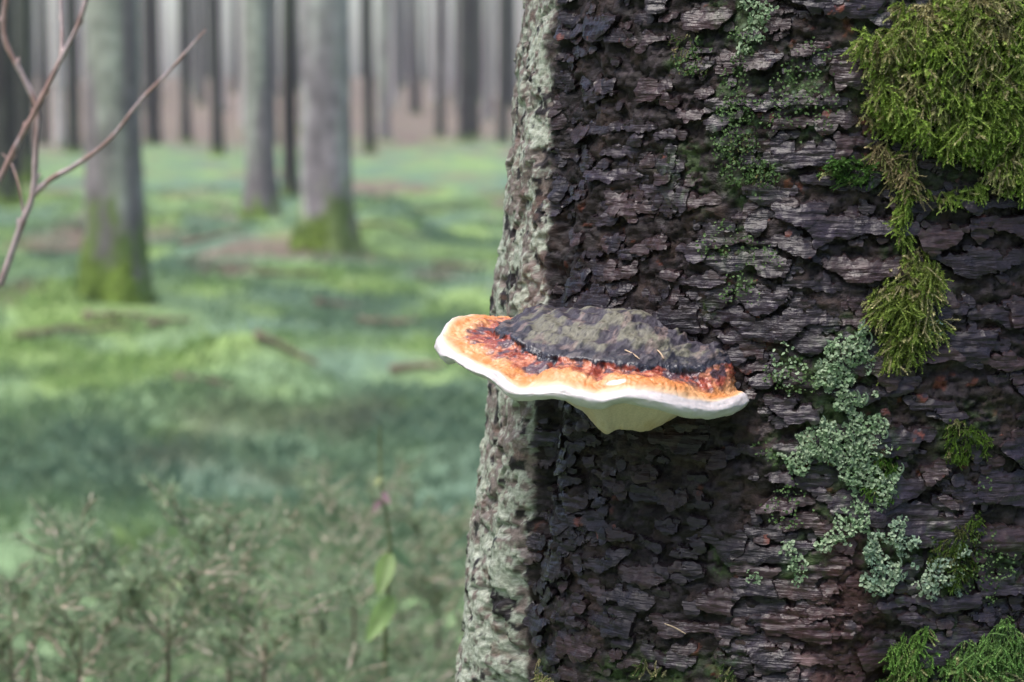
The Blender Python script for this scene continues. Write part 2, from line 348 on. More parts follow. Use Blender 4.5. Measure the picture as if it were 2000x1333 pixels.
LG_Y = [0, 300, 560, 830, 1000, 1300, 1400]; LG_X = [1092, 1086, 1082, 1052, 1050, 1038, 1035]   # right edge of the lichen rib
def bark_tint(base, px, py, a, z, u, core):
    n = fbm(u * 60, z * 60, 101, 4)
    al = blob(px + 26 * fbm(u * 45, z * 45, 103, 3), py + 26 * fbm(u * 45, z * 45, 104, 3), ALGAE)
    sp = fbm(u * 330, z * 330, 105, 3)
    c = mix3(base, col(0.036, 0.062, 0.018), (0.75 if core else 0.28) * sstep(-0.15, 0.5, al) * sstep(0.0, 0.4, sp + (0.35 if core else -0.1) + 0.4 * n))
    c = mix3(c, col(0.15, 0.215, 0.13), (0.6 if core else 0.25) * sstep(0.1, 0.6, al) * sstep(0.55, 0.8, fbm(u * 210, z * 210, 107, 3)))
    # lichen rib
    edge = np.interp(py, LG_Y, LG_X)
    s = (edge - px) / 22.0 + 0.55 * fbm(u * 55, z * 40, 109, 3)
    lm = sstep(0.0, 0.9, s)
    l1 = fbm(u * 62, z * 62, 111, 4); l2 = fbm(u * 190, z * 220, 113, 4)
    lc = mix3(col(0.150, 0.122, 0.108) * np.ones(px.shape + (3,)), col(0.275, 0.295, 0.235), sstep(-0.12, 0.16, 0.8 * l1 + 0.6 * l2 - 0.10 * sstep(500, 200, py) + 0.12 * sstep(600, 900, py)))
    lc = mix3(lc, col(0.34, 0.36, 0.30), 0.8 * sstep(0.15, 0.4, fbm(u * 240, z * 300, 114, 3) + 0.4 * l1))
    lc = mix3(lc, col(0.018, 0.014, 0.016), sstep(0.08, 0.28, fbm(u * 70, z * 80, 115, 4) + 0.6 * l2 - 0.40 + 0.35 * sstep(940, 890, px + 0.10 * (py - 900)) * sstep(760, 900, py)))
    lc = mix3(lc, col(0.11, 0.065, 0.05), 0.6 * sstep(0.55, 0.8, fbma(u * 60, z * 130, 117, 3)))
    c = mix3(c, lc, lm)
    # darker streak along the groove beside the rib
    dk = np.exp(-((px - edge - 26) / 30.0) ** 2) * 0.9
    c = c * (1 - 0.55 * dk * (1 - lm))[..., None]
    # reddish rot
    rot = blob(px, py, [(1650, 1150, 70, 120), (1600, 1230, 110, 90), (1640, 1290, 120, 90)])
    c = mix3(c, col(0.055, 0.022, 0.02), 0.55 * sstep(0, 0.5, rot + 0.5 * fbm(u * 120, z * 90, 119, 4)))
    c = mix3(c, col(0.22, 0.14, 0.14), 0.7 * sstep(0.0, 0.4, blob(px, py, [(1580, 1290, 26, 36)]) + 0.5 * fbm(u * 200, z * 200, 121, 3)))
    return c, lm, al

A0, A1, Z0, Z1 = R(-128), R(52), 0.66, 1.29
troot = empty('spruce_tree', (TC[0], TC[1], 0.0))
tag(troot, 'big dark wet spruce trunk with flaking bark, moss and lichen, carrying the bracket fungus', 'tree')
OFF = np.array((TC[0], TC[1], 0.0))
# whole stem (coarse), set back behind the detailed bark
zs = np.concatenate([np.linspace(-0.2, 1.6, 190), np.linspace(1.65, 16, 40)]); aa = np.linspace(0, 2 * np.pi, 240, endpoint=False)
Zg, Ag = np.meshgrid(zs, aa, indexing='ij'); An = (Ag + np.pi) % (2 * np.pi) - np.pi
r = base_r(An, Zg) + 0.004 * fbm(Ag * 9, Zg * 30, 75, 4) - 0.006
inside = sstep(A0, A0 + 0.05, An) * sstep(A1, A1 - 0.05, An) * sstep(Z0, Z0 + 0.02, Zg) * sstep(Z1, Z1 - 0.02, Zg)
r = r - 0.010 * inside + (1 - inside) * 0.008 * np.clip(fbm(Ag * 14, Zg * 45, 77, 3), -0.3, 0.6)
V = pos(An, Zg, r) - OFF
C = mix3(col(0.04, 0.03, 0.032) * np.ones(Zg.shape + (3,)), col(0.08, 0.10, 0.05), sstep(0.2, 0.7, fbm(Ag * 4, Zg * 9, 79, 4)))
link('trunk', make_mesh('trunk', V.reshape(-1, 3), grid_faces(len(zs), len(aa), True), C.reshape(-1, 3), np.stack([Ag * 0.22, Zg], -1).reshape(-1, 2)), M_core, troot)

# inner bark (fine)
na_, nz_ = int((A1 - A0) * 0.225 / 0.00135), int((Z1 - Z0) / 0.00135)
av = np.linspace(A0, A1, na_); zv = np.linspace(Z0, Z1, nz_)
Zc, Ac = np.meshgrid(zv, av, indexing='ij'); Uc = Ac * 0.222
rb = base_r(Ac, Zc); pxc, pyc = project(pos(Ac, Zc, rb))
ribm = sstep(0.0, 1.0, (np.interp(pyc, LG_Y, LG_X) - pxc) / 30.0)
chunk = fbm(Uc * 70, Zc * 95, 81, 5, 0.55); chunk2 = np.abs(fbm(Uc * 110, Zc * 130, 83, 4)); ridg = fbma(Uc * 60, Zc * 260, 85, 3)
rel_d = 0.0026 * chunk - 0.0028 * np.exp(-(chunk2 / 0.10) ** 2) + 0.0010 * ridg
rel_l = 0.0018 * fbm(Uc * 75, Zc * 85, 87, 5, 0.65) - 0.0030 * sstep(0.25, 0.5, fbm(Uc * 85, Zc * 95, 89, 4)) + 0.0018 * sstep(0.25, 0.6, fbma(Uc * 32, Zc * 45, 90, 3))
core_h = rel_d * (1 - ribm) + rel_l * ribm
def edge_lump(z): return 0.0
rc = rb + core_h
n = fbm(Uc * 80, Zc * 80, 91, 4)
cb = mix3(col(0.013, 0.009, 0.0085) * np.ones(Zc.shape + (3,)), col(0.036, 0.023, 0.020), sstep(-0.1, 0.6, n))
cb = mix3(cb, col(0.050, 0.038, 0.044), sstep(0.1, 0.5, fbm(Uc * 150, Zc * 200, 93, 3)) * 0.6)
cb = mix3(cb, col(0.12, 0.035, 0.02), 0.8 * sstep(0.78, 0.95, fbm(Uc * 90, Zc * 110, 95, 4)) * sstep(0.0, 0.4, fbm(Uc * 25, Zc * 20, 96, 2) + 0.3))
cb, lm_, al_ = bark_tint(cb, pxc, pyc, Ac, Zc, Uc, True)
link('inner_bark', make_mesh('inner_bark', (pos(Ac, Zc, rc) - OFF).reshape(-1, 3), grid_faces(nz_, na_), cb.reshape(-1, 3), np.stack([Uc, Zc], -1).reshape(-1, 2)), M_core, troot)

# bark plates: jittered lattice of seeds, each plate a shingle with its own ragged edge, tilt and thickness
PA0, PA1, PZ0, PZ1 = R(-62), R(46), 0.70, 1.27
plates = []
def plate_layer(WU, WZ, AN, big, st, sd0_):
    nlu, nlz = int((PA1 - PA0) * 0.222 / WU), int((PZ1 - PZ0) / WZ)
    lj, li = np.meshgrid(np.arange(nlu), np.arange(nlz))
    su = PA0 * 0.222 + (lj + 0.5 + 0.5 * (li % 2) + rng.uniform(-0.42, 0.42, lj.shape)) * WU
    sz = PZ0 + (li + 0.5 + rng.uniform(-0.42, 0.42, lj.shape)) * WZ
    sw = rng.uniform(-0.0016, 0.0024, lj.shape)
    spx, spy = project(pos(su / 0.222, sz, base_r(su / 0.222, sz)))
    keep = rng.random(lj.shape) > ((0.15 + 0.37 * sstep(1350, 1800, spx)) if big else 0.15)
    pass
    gu = np.arange(PA0 * 0.222, PA1 * 0.222, st); gz = np.arange(PZ0, PZ1, st)
    Zp, Up = np.meshgrid(gz, gu, indexing='ij')
    Wu = Up + WU * 0.2 * fbm(Up * 62, Zp * 80, 131 + sd0_, 3, 0.4); Wz = Zp + WZ * 0.26 * fbm(Up * 75, Zp * 95, 135 + sd0_, 3, 0.5) + 0.0006 * fbma(Up * 220, Zp * 600, 137 + sd0_, 2)
    ci = np.clip(((Zp - PZ0) / WZ).astype(int), 0, nlz - 1); cj = np.clip(((Up - PA0 * 0.222) / WU).astype(int), 0, nlu - 1)
    F1 = np.full(Zp.shape, 9.0); ID = np.full(Zp.shape, -1)
    for di in range(-3, 4):
        for dj in range(-3, 4):
            ii = ci + di; jj = cj + dj; ok = (ii >= 0) & (ii < nlz) & (jj >= 0) & (jj < nlu)
            ii = np.clip(ii, 0, nlz - 1); jj = np.clip(jj, 0, nlu - 1)
            dd = np.hypot((Wu - su[ii, jj]) / AN, Wz - sz[ii, jj]) - sw[ii, jj]
            dd = np.where(ok & keep[ii, jj], dd, 9.0)
            m = dd < F1; F1 = np.where(m, dd, F1); ID = np.where(m, ii * nlu + jj, ID)
    RB = base_r(Up / 0.222, Zp); PXp, PYp = project(pos(Up / 0.222, Zp, RB))
    DET = 0.0007 * fbm(Up * 140, Zp * 180, 141 + sd0_, 4, 0.6)
    STRAT = 0.0007 * fbma(Up * 55, Zp * 380, 143 + sd0_, 3, 0.6)
    LOWN = fbm(Up * 30, Zp * 30, 145 + sd0_, 3)
    EDN = fbm(Up * 190, Zp * 240, 147 + sd0_, 3, 0.55)
    CN1 = fbm(Up * 90, Zp * 140, 149 + sd0_, 4); CN2 = fbma(Up * 70, Zp * 420, 151 + sd0_, 3); CN3 = fbm(Up * 150, Zp * 150, 153 + sd0_, 4)
    for i in range(nlz):
        for j in range(nlu):
            if not keep[i, j]: continue
            x, y = spx[i, j], spy[i, j]; edge = np.interp(y, LG_Y, LG_X)
            prob = 1.0
            if x < edge - 5: prob = 0.0
            elif x < edge + 45: prob = 0.35
            elif x < 1360: prob = 0.85
            if 1080 < x < 1470 and 790 < y < 1010: prob = 0.6
            if 1590 < x < 1690 and y > 1090: prob = 0.12
            if not big: prob = 0.0 if x < edge - 5 else (0.8 if x < edge + 45 else 0.85) if x < 1500 else 0.7
            if rng.random() > prob: continue
            a0 = np.searchsorted(gu, su[i, j] - 0.060); a1 = np.searchsorted(gu, su[i, j] + 0.060)
            b0 = np.searchsorted(gz, sz[i, j] - 0.042); b1 = np.searchsorted(gz, sz[i, j] + 0.038)
            sl = (slice(b0, b1), slice(a0, a1))
            own = np.hypot((Wu[sl] - su[i, j]) / AN, Wz[sl] - sz[i, j]) - sw[i, j]
            lz = (Zp[sl] - sz[i, j]); lu = Up[sl] - su[i, j]
            right = float(sstep(1250, 1600, np.array(x)))
            over = rng.uniform(0.0004, 0.0030)
            delta = -0.0004 + over * np.clip(-lz / 0.007, 0, 1.3) + 0.0007 * EDN[sl] + 0.0008 * LOWN[sl]
            margin = delta - (own - F1[sl])
            ins = margin > 0
            if ins.sum() < 14: continue
            h0 = (rng.uniform(0.0012, 0.0038) * (0.75 + 0.25 * right)) if big else rng.uniform(0.0002, 0.0024); tz_ = rng.uniform(0.05, 0.34); tu_ = rng.uniform(-0.09, 0.09)
            h = h0 - tz_ * np.clip(lz, -0.013, 0.013) + tu_ * lu + DET[sl] + STRAT[sl] * rng.uniform(0.5, 1.6) - 0.0009 * np.exp(-margin / 0.0010)
            f = ins[:-1, :-1] & ins[1:, :-1] & ins[:-1, 1:] & ins[1:, 1:]
            sd0 = np.unravel_index(np.argmax(np.where(f, margin[:-1, :-1], -1)), f.shape); lab_ = np.zeros(f.shape, bool); lab_[sd0] = f[sd0]   # keep one connected piece
            while True:
                g_ = lab_.copy(); g_[1:] |= lab_[:-1]; g_[:-1] |= lab_[1:]; g_[:, 1:] |= lab_[:, :-1]; g_[:, :-1] |= lab_[:, 1:]; g_ &= f
                if (g_ == lab_).all(): break
                lab_ = g_
            f = lab_
            if f.sum() < (30 if big else 12): continue
            nr, nc = ins.shape; idx = np.arange(nr * nc).reshape(nr, nc)
            fi = np.argwhere(f); q = np.stack([idx[fi[:, 0], fi[:, 1]], idx[fi[:, 0], fi[:, 1] + 1], idx[fi[:, 0] + 1, fi[:, 1] + 1], idx[fi[:, 0] + 1, fi[:, 1]]], -1)
            # directed boundary edges -> skirt
            e = np.concatenate([q[:, [0, 1]], q[:, [1, 2]], q[:, [2, 3]], q[:, [3, 0]]]); key = e[:, 0] * (nr * nc) + e[:, 1]; rev = e[:, 1] * (nr * nc) + e[:, 0]
            be = e[~np.isin(key, rev)]
            uv = np.unique(q); remap = np.full(nr * nc, -1); remap[uv] = np.arange(len(uv))
            gz_, gu_ = np.gradient(margin, st); g2 = gz_ ** 2 + gu_ ** 2 + 1e-6; isb = np.zeros(nr * nc, bool); isb[np.unique(be)] = True
            mv = np.clip(margin / g2 ** 0.5, 0, 1.15 * st).ravel() * isb; du_ = -(gu_ / g2 ** 0.5).ravel() * mv; dz_ = -(gz_ / g2 ** 0.5).ravel() * mv   # slide rim vertices onto the true outline
            ua = (Up[sl].ravel() + du_)[uv] / 0.222; uz = (Zp[sl].ravel() + dz_)[uv]; ur = (RB[sl] + h).ravel()[uv]
            # round the free edge a little so plates do not look die-cut
            P = pos(ua, uz, ur); bv = np.unique(be); nb = len(bv); n0 = len(uv)
            rm = np.full(nr * nc, -1); rm[bv] = np.arange(nb)
            bb = remap[bv]
            top = P[bb]; low = pos(ua[bb], uz[bb] + 0.0012 * np.sign(lz.ravel()[bv]) * -1 * (lz.ravel()[bv] < 0), RB[sl].ravel()[bv] - 0.0022)
            Pv = np.concatenate([P, top, low]); q2 = remap[q]
            sk = np.stack([n0 + rm[be[:, 0]], n0 + nb + rm[be[:, 0]], n0 + nb + rm[be[:, 1]], n0 + rm[be[:, 1]]], -1)
            # colours
            t1 = rng.random() * (1.0 if big else 0.7); c0 = mix3(col(0.0115, 0.0080, 0.0120)[None], col(0.029, 0.0205, 0.0300), np.array([t1 * 0.8]))[0]
            if rng.random() < (0.27 if big else 0.5): c0 = c0 * 0.5 + col(0.042, 0.021, 0.019) * 0.6
            cc = c0 * np.ones((n0, 3))
            cn1 = CN1[sl].ravel()[uv]; cn2 = CN2[sl].ravel()[uv]; cn3 = CN3[sl].ravel()[uv]; mg = margin.ravel()[uv]
            cc = cc * (1 + 0.35 * cn1 + 0.25 * cn2)[:, None]
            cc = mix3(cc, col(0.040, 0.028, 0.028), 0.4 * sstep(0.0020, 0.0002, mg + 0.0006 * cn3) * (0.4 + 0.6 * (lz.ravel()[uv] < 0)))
            cc = mix3(cc, col(0.20, 0.055, 0.035), 0.75 * sstep(0.62, 0.85, cn3) * (rng.random() < 0.10))
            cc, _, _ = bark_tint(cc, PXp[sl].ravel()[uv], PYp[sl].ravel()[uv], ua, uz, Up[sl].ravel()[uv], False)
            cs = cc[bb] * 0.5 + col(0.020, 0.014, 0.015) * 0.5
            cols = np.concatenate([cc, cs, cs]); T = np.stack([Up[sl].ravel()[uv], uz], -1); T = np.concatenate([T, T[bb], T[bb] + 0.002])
            vis = (900 < x < 1995) and (5 < y < 1328) and not (850 < x < 1480 and 600 < y < 800)
            plates.append((len(q) * st * st * (1.0 if vis else 0.001) * (1.0 if big else 0.01), Pv - OFF, np.concatenate([q2, sk]), cols, T))
plate_layer(0.0215, 0.0115, 1.7, True, 0.00098, 0)
plate_layer(0.0105, 0.0068, 1.5, False, 0.0011, 1000)
plates.sort(key=lambda p: -p[0])
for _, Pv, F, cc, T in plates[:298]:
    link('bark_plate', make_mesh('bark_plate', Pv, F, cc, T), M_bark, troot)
rest = plates[298:]; off = 0; Fs = []
for p in rest: Fs.append(p[2] + off); off += len(p[1])
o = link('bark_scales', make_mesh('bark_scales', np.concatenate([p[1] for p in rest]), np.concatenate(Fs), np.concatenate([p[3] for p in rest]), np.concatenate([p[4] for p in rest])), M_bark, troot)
tag(o, kind='stuff')

# ---------------------------------------------------------------- the bracket fungus
FA = R(-42.3); FR = 0.217
fn = np.array((math.sin(FA), -math.cos(FA))); ft = np.array((math.cos(FA), math.sin(FA))); P0 = TC + FR * fn
NS = 540
phi = np.linspace(-116, 116, NS); ph = np.radians(phi)
rim = np.interp(phi, [-116, -90, -70, -48, -20, 0, 40, 70, 85, 95, 105, 116], [0.088, 0.094, 0.102, 0.1045, 0.101, 0.100, 0.0985, 0.0952, 0.0945, 0.091, 0.081, 0.066])
rim = rim + 0.0016 * np.sin(ph * 7 + 0.6) + 0.0008 * fbm(phi / 14, phi * 0, 201, 3)
T_out = ([1030, 1075, 1127, 1180, 1215, 1267, 1302, 1348, 1383, 1407, 1425], [613, 611, 606, 596, 592, 600, 620, 654, 676, 698, 708])
T2 = ([970, 974, 1001, 1026, 1068, 1120, 1180, 1250, 1320, 1365, 1404, 1420], [640, 645, 655, 672, 690, 696, 702, 709, 715, 714, 704, 700])
T4 = ([890, 917, 945, 987, 1019, 1054, 1096, 1145, 1166, 1190, 1250, 1320, 1376, 1425, 1456, 1470], [655, 672, 698, 714, 742, 729, 722, 736, 748, 736, 735, 749, 768, 768, 748, 742])
T5 = ([862, 872, 893, 935, 977, 1012, 1054, 1096, 1145, 1180, 1232, 1285, 1337, 1390, 1442, 1470, 1480], [655, 676, 692, 714, 730, 760, 759, 754, 763, 770, 760, 766, 780, 787, 773, 752, 745])
T7 = ([851, 862, 875, 884, 893, 935, 963, 984, 1008, 1047, 1082, 1110, 1145, 1173, 1208, 1250, 1285, 1334, 1383, 1425, 1470, 1480], [680, 698, 710, 712, 705, 738, 745, 766, 784, 784, 777, 784, 798, 801, 788, 793, 801, 815, 821, 812, 784, 775])
PL = -50.0                                     # phi of the leftmost tip
def plan(rho): return P0[0] + rho * (np.cos(ph) * fn[0] + np.sin(ph) * ft[0]), P0[1] + rho * (np.cos(ph) * fn[1] + np.sin(ph) * ft[1])
def ring(rho, tab, back):                      # back: (phi, py) pairs for the side turned away from the camera
    X, Y = plan(rho); z = 1.0 * np.ones(NS)
    for _ in range(3):
        P = np.stack([X, Y, z], -1); px, _y = project(P)
        py = np.interp(px, tab[0], tab[1])
        bp = np.interp(phi, [b[0] for b in back], [b[1] for b in back])
        wgt = sstep(PL - 6, PL + 6, phi); z = z_at(py * wgt + bp * (1 - wgt), X, Y)
    z = np.convolve(np.pad(z, 6, mode='edge'), np.ones(13) / 13, 'valid')
    return np.stack([X, Y, z], -1)
fr2 = np.interp(phi, [-116, -60, -40, 0, 50, 88, 98, 106, 116], [0.70, 0.66, 0.65, 0.64, 0.68, 0.80, 0.86, 0.95, 1.12])
K2 = ring(rim * fr2 + 0.0005 * fbm(phi / 5.0, phi * 0, 261, 3) + 0.0016 * fbm(phi / 22.0, phi * 0, 263, 2), T2, [(-116, 618), (-90, 614), (-70, 622), (-50, 642)])
fa = np.radians(np.interp(phi, [-116, 116], [-66, -22.5])); 
X0, Y0 = TC[0] + (FR - 0.008) * np.sin(fa), TC[1] - (FR - 0.008) * np.cos(fa)
px0, _ = project(np.stack([X0, Y0, np.full(NS, 1.02)], -1)); K0 = np.stack([X0, Y0, z_at(np.interp(px0, *T_out), X0, Y0)], -1)
K0[:, 2] = np.convolve(np.pad(K0[:, 2], 8, mode='edge'), np.ones(17) / 17, 'valid')
K1 = 0.5 * (K0 + K2); K1[:, 2] += 0.0050 + 0.0015 * fbm(phi / 16, phi * 0, 203, 3)
dirs = np.stack([np.cos(ph) * fn[0] + np.sin(ph) * ft[0], np.cos(ph) * fn[1] + np.sin(ph) * ft[1], 0 * ph], -1)
K3 = K2 + dirs * 0.0024; K3[:, 2] -= 0.0046 + 0.0010 * fbm(phi / 12.0, phi * 0, 265, 2)
fr4 = np.interp(phi, [-116, -50, 0, 60, 116], [0.86, 0.86, 0.86, 0.89, 0.93])
K4 = ring(rim * fr4, T4, [(-116, 630), (-95, 622), (-80, 618), (-65, 622), (-50, 650)])
K5 = ring(rim * 0.968, T5, [(-116, 640), (-95, 624), (-80, 616), (-65, 619), (-56, 632), (-50, 655)])
K7 = ring(rim * 0.955, T7, [(-116, 660), (-95, 650), (-80, 646), (-65, 655), (-50, 684)])
K6 = 0.52 * K5 + 0.48 * K7; K6[:, :2] += dirs[:, :2] * 0.0042
K75 = K7 - dirs * 0.011; K75[:, 2] += 0.0022 + 0.0028 * sstep(-40, 0, phi)
hump = np.exp(-np.abs((phi - 42) / 36) ** 2.6)
X8, Y8 = plan(rim * 0.50); K8 = np.stack([X8, Y8, K7[:, 2] + 0.001 + 0.004 * sstep(-40, 0, phi) - 0.0245 * hump], -1)
X9, Y9 = plan(rim * 0.24); K9 = np.stack([X9, Y9, 0.5 * (K8[:, 2] + float(K8[:, 2].min())) + 0.003], -1)
fa2 = np.radians(np.interp(phi, [-116, 116], [-60, -28])); X10, Y10 = TC[0] + (FR - 0.02) * np.sin(fa2), TC[1] - (FR - 0.02) * np.cos(fa2)
K10 = np.stack([X10, Y10, 0.985 + 0 * X10], -1)
keys = [K0, K1, K2, K3, K4, K5, K6, K7, K75, K8, K9, K10]; segs = [34, 34, 12, 26, 20, 12, 12, 8, 18, 16, 8]
KP = np.stack([2 * K0 - K1] + keys + [2 * K10 - K9])
rows, vv = [], []
for s, nsg in enumerate(segs):
    a, b, c, d = KP[s], KP[s + 1], KP[s + 2], KP[s + 3]
    for q in range(nsg + (1 if s == len(segs) - 1 else 0)):
        f = q / nsg
        # Catmull-Rom with tension so short segments next to long ones do not overshoot
        m0 = 0.5 * (c - a) * (0.55 if s in (2, 3) else 0.8); m1 = 0.5 * (d - b) * (0.55 if s in (1, 2) else 0.8)
        lim = np.linalg.norm(c - b, axis=1)[:, None] * 1.3
        m0 = m0 * np.minimum(1, lim / (np.linalg.norm(m0, axis=1)[:, None] + 1e-9)); m1 = m1 * np.minimum(1, lim / (np.linalg.norm(m1, axis=1)[:, None] + 1e-9))
        rows.append((2 * f ** 3 - 3 * f ** 2 + 1) * b + (f ** 3 - 2 * f ** 2 + f) * m0 + (-2 * f ** 3 + 3 * f ** 2) * c + (f ** 3 - f ** 2) * m1); vv.append(s + f)
G = np.stack(rows); vv = np.array(vv)[:, None] * np.ones((1, NS)); PH = phi[None] * np.ones((len(rows), 1))
def gnormals(G):
    du = np.gradient(G, axis=1); dv = np.gradient(G, axis=0); N = np.cross(dv, du); N /= np.linalg.norm(N, axis=-1)[..., None] + 1e-12
    return N
N = gnormals(G)
if N[20, NS // 2, 2] < 0: N = -N; flip = True
else: flip = False
S = PH / 116 * 0.2                              # metres along the rim, roughly
rr = np.hypot(G[..., 0] - P0[0], G[..., 1] - P0[1])
wc = sstep(0.25, 0.6, vv) * (0.30 * sstep(2.6, 2.2, vv) + 0.70 * sstep(2.0, 1.5, vv))                        # crust weight
wb = sstep(1.9, 2.7, vv) * sstep(5.0, 4.2, vv)                          # belt weight
nx = S; ny = np.concatenate([[0], np.cumsum(np.linalg.norm(np.diff(G[:, NS // 2], axis=0), axis=1))])[:, None] * np.ones((1, NS))   # along the rim, across the rings
lump = fbm(nx * 60, ny * 60, 211, 3, 0.45)
disp = wc * (0.0017 * lump + 0.0009 * np.sin(rr * 620 + 3 * fbm(nx * 30, ny * 30, 213, 2)) + 0.0004 * fbm(nx * 300, ny * 300, 215, 4))
disp = disp + wb * (0.0011 * fbm(nx * 160, ny * 160, 217, 5, 0.6) - 0.0009 * np.exp(-(fbm(S * 90, rr * 40, 219, 3) / 0.10) ** 2))
disp = disp + sstep(4.3, 5, vv) * (0.0007 * fbm(S * 55, vv * 1.2, 221, 3) + 0.00025 * fbm(nx * 220, ny * 220, 222, 3))
disp = disp + sstep(7.8, 8.6, vv) * 0.0007 * fbm(G[..., 0] * 70, G[..., 1] * 70, 223, 3)
crease = np.exp(-(((PH - np.interp(5.0, [0, 1], [0, 1])) - 1e9) / 1) ** 2)
disp = disp - 0.0016 * wb * (np.exp(-((PH - 9 + 3 * fbm(rr * 150, rr * 0, 225, 2)) / 1.3) ** 2) + np.exp(-((PH - 34 + 3 * fbm(rr * 120, rr * 0, 227, 2)) / 1.0) ** 2))
disp = disp + 0.0008 * fbm(nx * 130, ny * 130, 271, 4) * sstep(1.5, 1.8, vv) * sstep(3.0, 2.6, vv)
G = G + N * disp[..., None]; N = gnormals(G) * (-1 if flip else 1)
# colours
base = np.ones(vv.shape + (3,))
v2 = vv + 0.16 * fbm(S * 90, rr * 60, 231, 4) * (vv < 4.2) + 0.10 * fbm(nx * 260, ny * 260, 233, 3)
slate = col(0.040, 0.034, 0.046); green = col(0.135, 0.127, 0.095); black = col(0.022, 0.021, 0.031); pinkish = col(0.20, 0.145, 0.13)
c = slate * base
c = mix3(c, green, sstep(-0.05, 0.45, lump + 0.35 * fbm(S * 40, rr * 25, 235, 3) + 0.3 * np.exp(-((vv - 1.45) / 0.35) ** 2) - 0.32))
c = mix3(c, pinkish, 0.6 * sstep(0.3, 0.7, fbm(S * 120, rr * 120, 237, 4) + 0.5 * np.exp(-((vv - 1.72) / 0.10) ** 2) - 0.05))
c = mix3(c, col(0.03, 0.026, 0.034), 0.7 * sstep(0.5, 0.75, fbm(nx * 420, ny * 420, 239, 3)))
c = mix3(c, col(0.036, 0.033, 0.045), sstep(0.55, 0.15, vv + 0.15 * lump))
c = mix3(c, black, sstep(1.66, 1.86, v2 + 0.16 * fbm(nx * 120, ny * 120, 267, 3)))
c = mix3(c, col(0.10, 0.082, 0.085), 0.6 * sstep(0.25, 0.6, fbm(nx * 200, ny * 200, 269, 4)) * sstep(1.7, 1.8, vv) * sstep(2.4, 2.2, vv))
red = mix3(mix3(col(0.26, 0.055, 0.034) * base, col(0.50, 0.19, 0.11), sstep(-0.1, 0.5, fbm(nx * 170, ny * 170, 241, 4))), col(0.085, 0.045, 0.055), sstep(0.05, 0.45, fbm(nx * 130, ny * 130, 243, 4) + 0.25 * np.exp(-((vv - 2.9) / 0.4) ** 2) + 0.45 * np.exp(-((PH - 9) / 4) ** 2) + 0.2 * np.exp(-((PH - 75) / 14) ** 2) - 0.10))
c = mix3(c, red, sstep(2.45, 2.75, v2 + 0.45 * fbm(nx * 85, ny * 85, 245, 4)))
orange = mix3(col(0.58, 0.225, 0.075) * base, col(0.62, 0.32, 0.145), sstep(-0.3, 0.6, fbm(S * 50, vv * 1.5, 247, 3)))
c = mix3(c, orange, sstep(3.50, 3.95, v2 + 0.12 * fbm(S * 140, rr * 60, 249, 3)))
white = col(0.56, 0.51, 0.51)
c = mix3(c, col(0.68, 0.46, 0.29), sstep(4.45, 4.85, vv + 0.10 * fbm(S * 60, vv, 251, 3)))
c = mix3(c, white, sstep(4.78, 5.1, vv + 0.10 * fbm(S * 60, vv, 251, 3)))
c = mix3(c, col(0.62, 0.485, 0.41), sstep(7.3, 8.2, vv))
c = mix3(c, col(0.45, 0.27, 0.13), 0.7 * sstep(8.3, 9.0, vv) * np.exp(-((PH - 75) / 22) ** 2) + 0.35 * sstep(0.2, 0.7, fbm(nx * 90, ny * 90, 253, 3)) * sstep(8, 9, vv))
c = mix3(c, col(0.75, 0.42, 0.18), 0.5 * sstep(0.3, 0.7, fbm(S * 60, vv * 2, 255, 3)) * sstep(6.6, 7.0, vv) * sstep(7.6, 7.1, vv) * sstep(50, 75, PH))
gpx, gpy = project(G); c = mix3(c, col(0.80, 0.74, 0.68), 0.9 * sstep(0.0, 0.5, blob(gpx, gpy + 0.16 * (gpx - 1203), [(1203, 747, 26, 6)])) * (vv < 5))  # whitish highlight streak painted onto the belt
fr_ = empty('bracket_fungus', (P0[0], P0[1], float(K9[:, 2].min()))); FO = np.array(fr_.location)
tag(fr_, 'shelf-like bracket fungus with dark crust, red-orange belt and white rim on the trunk', 'fungus')
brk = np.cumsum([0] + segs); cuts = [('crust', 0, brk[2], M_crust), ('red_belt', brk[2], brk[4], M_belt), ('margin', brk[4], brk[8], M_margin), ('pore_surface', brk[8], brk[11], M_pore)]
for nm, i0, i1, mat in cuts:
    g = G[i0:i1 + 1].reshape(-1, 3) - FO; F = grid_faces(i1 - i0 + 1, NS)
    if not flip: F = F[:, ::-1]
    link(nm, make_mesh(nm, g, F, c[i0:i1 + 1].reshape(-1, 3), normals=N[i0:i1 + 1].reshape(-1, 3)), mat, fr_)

def surf_near(px, py):                          # point of the fungus top seen at a pixel
    gx, gy = project(G[:brk[5]]); k = np.argmin((gx - px) ** 2 + (gy - py) ** 2); return G[:brk[5]].reshape(-1, 3)[k], N[:brk[5]].reshape(-1, 3)[k]
def straw(name, pa, pb, lab, rad=0.00045):
    V, F = tube(spline([pa, (pa + pb) / 2 + np.array((0, 0, 0.0006)), pb], 7), [rad * 0.6, rad, rad, rad, rad, rad * 0.9, rad * 0.4], 6)
    o = link(name, make_mesh(name, V - pa, F), M_straw, None, tuple(pa)); tag(o, lab, 'needle', 'dry needles fallen on the fungus and bark')
pa, na1 = surf_near(1221, 684); pb, nb1 = surf_near(1249, 705); straw('dry_needle', pa + na1 * 0.0005, pb + nb1 * 0.0009, 'longer straw-coloured dry needle lying on the fungus crust')
pa, na1 = surf_near(1282, 686); pb, nb1 = surf_near(1296, 701); straw('dry_needle', pa + na1 * 0.0005, pb + nb1 * 0.0006, 'short pale dry needle lying on the fungus crust')

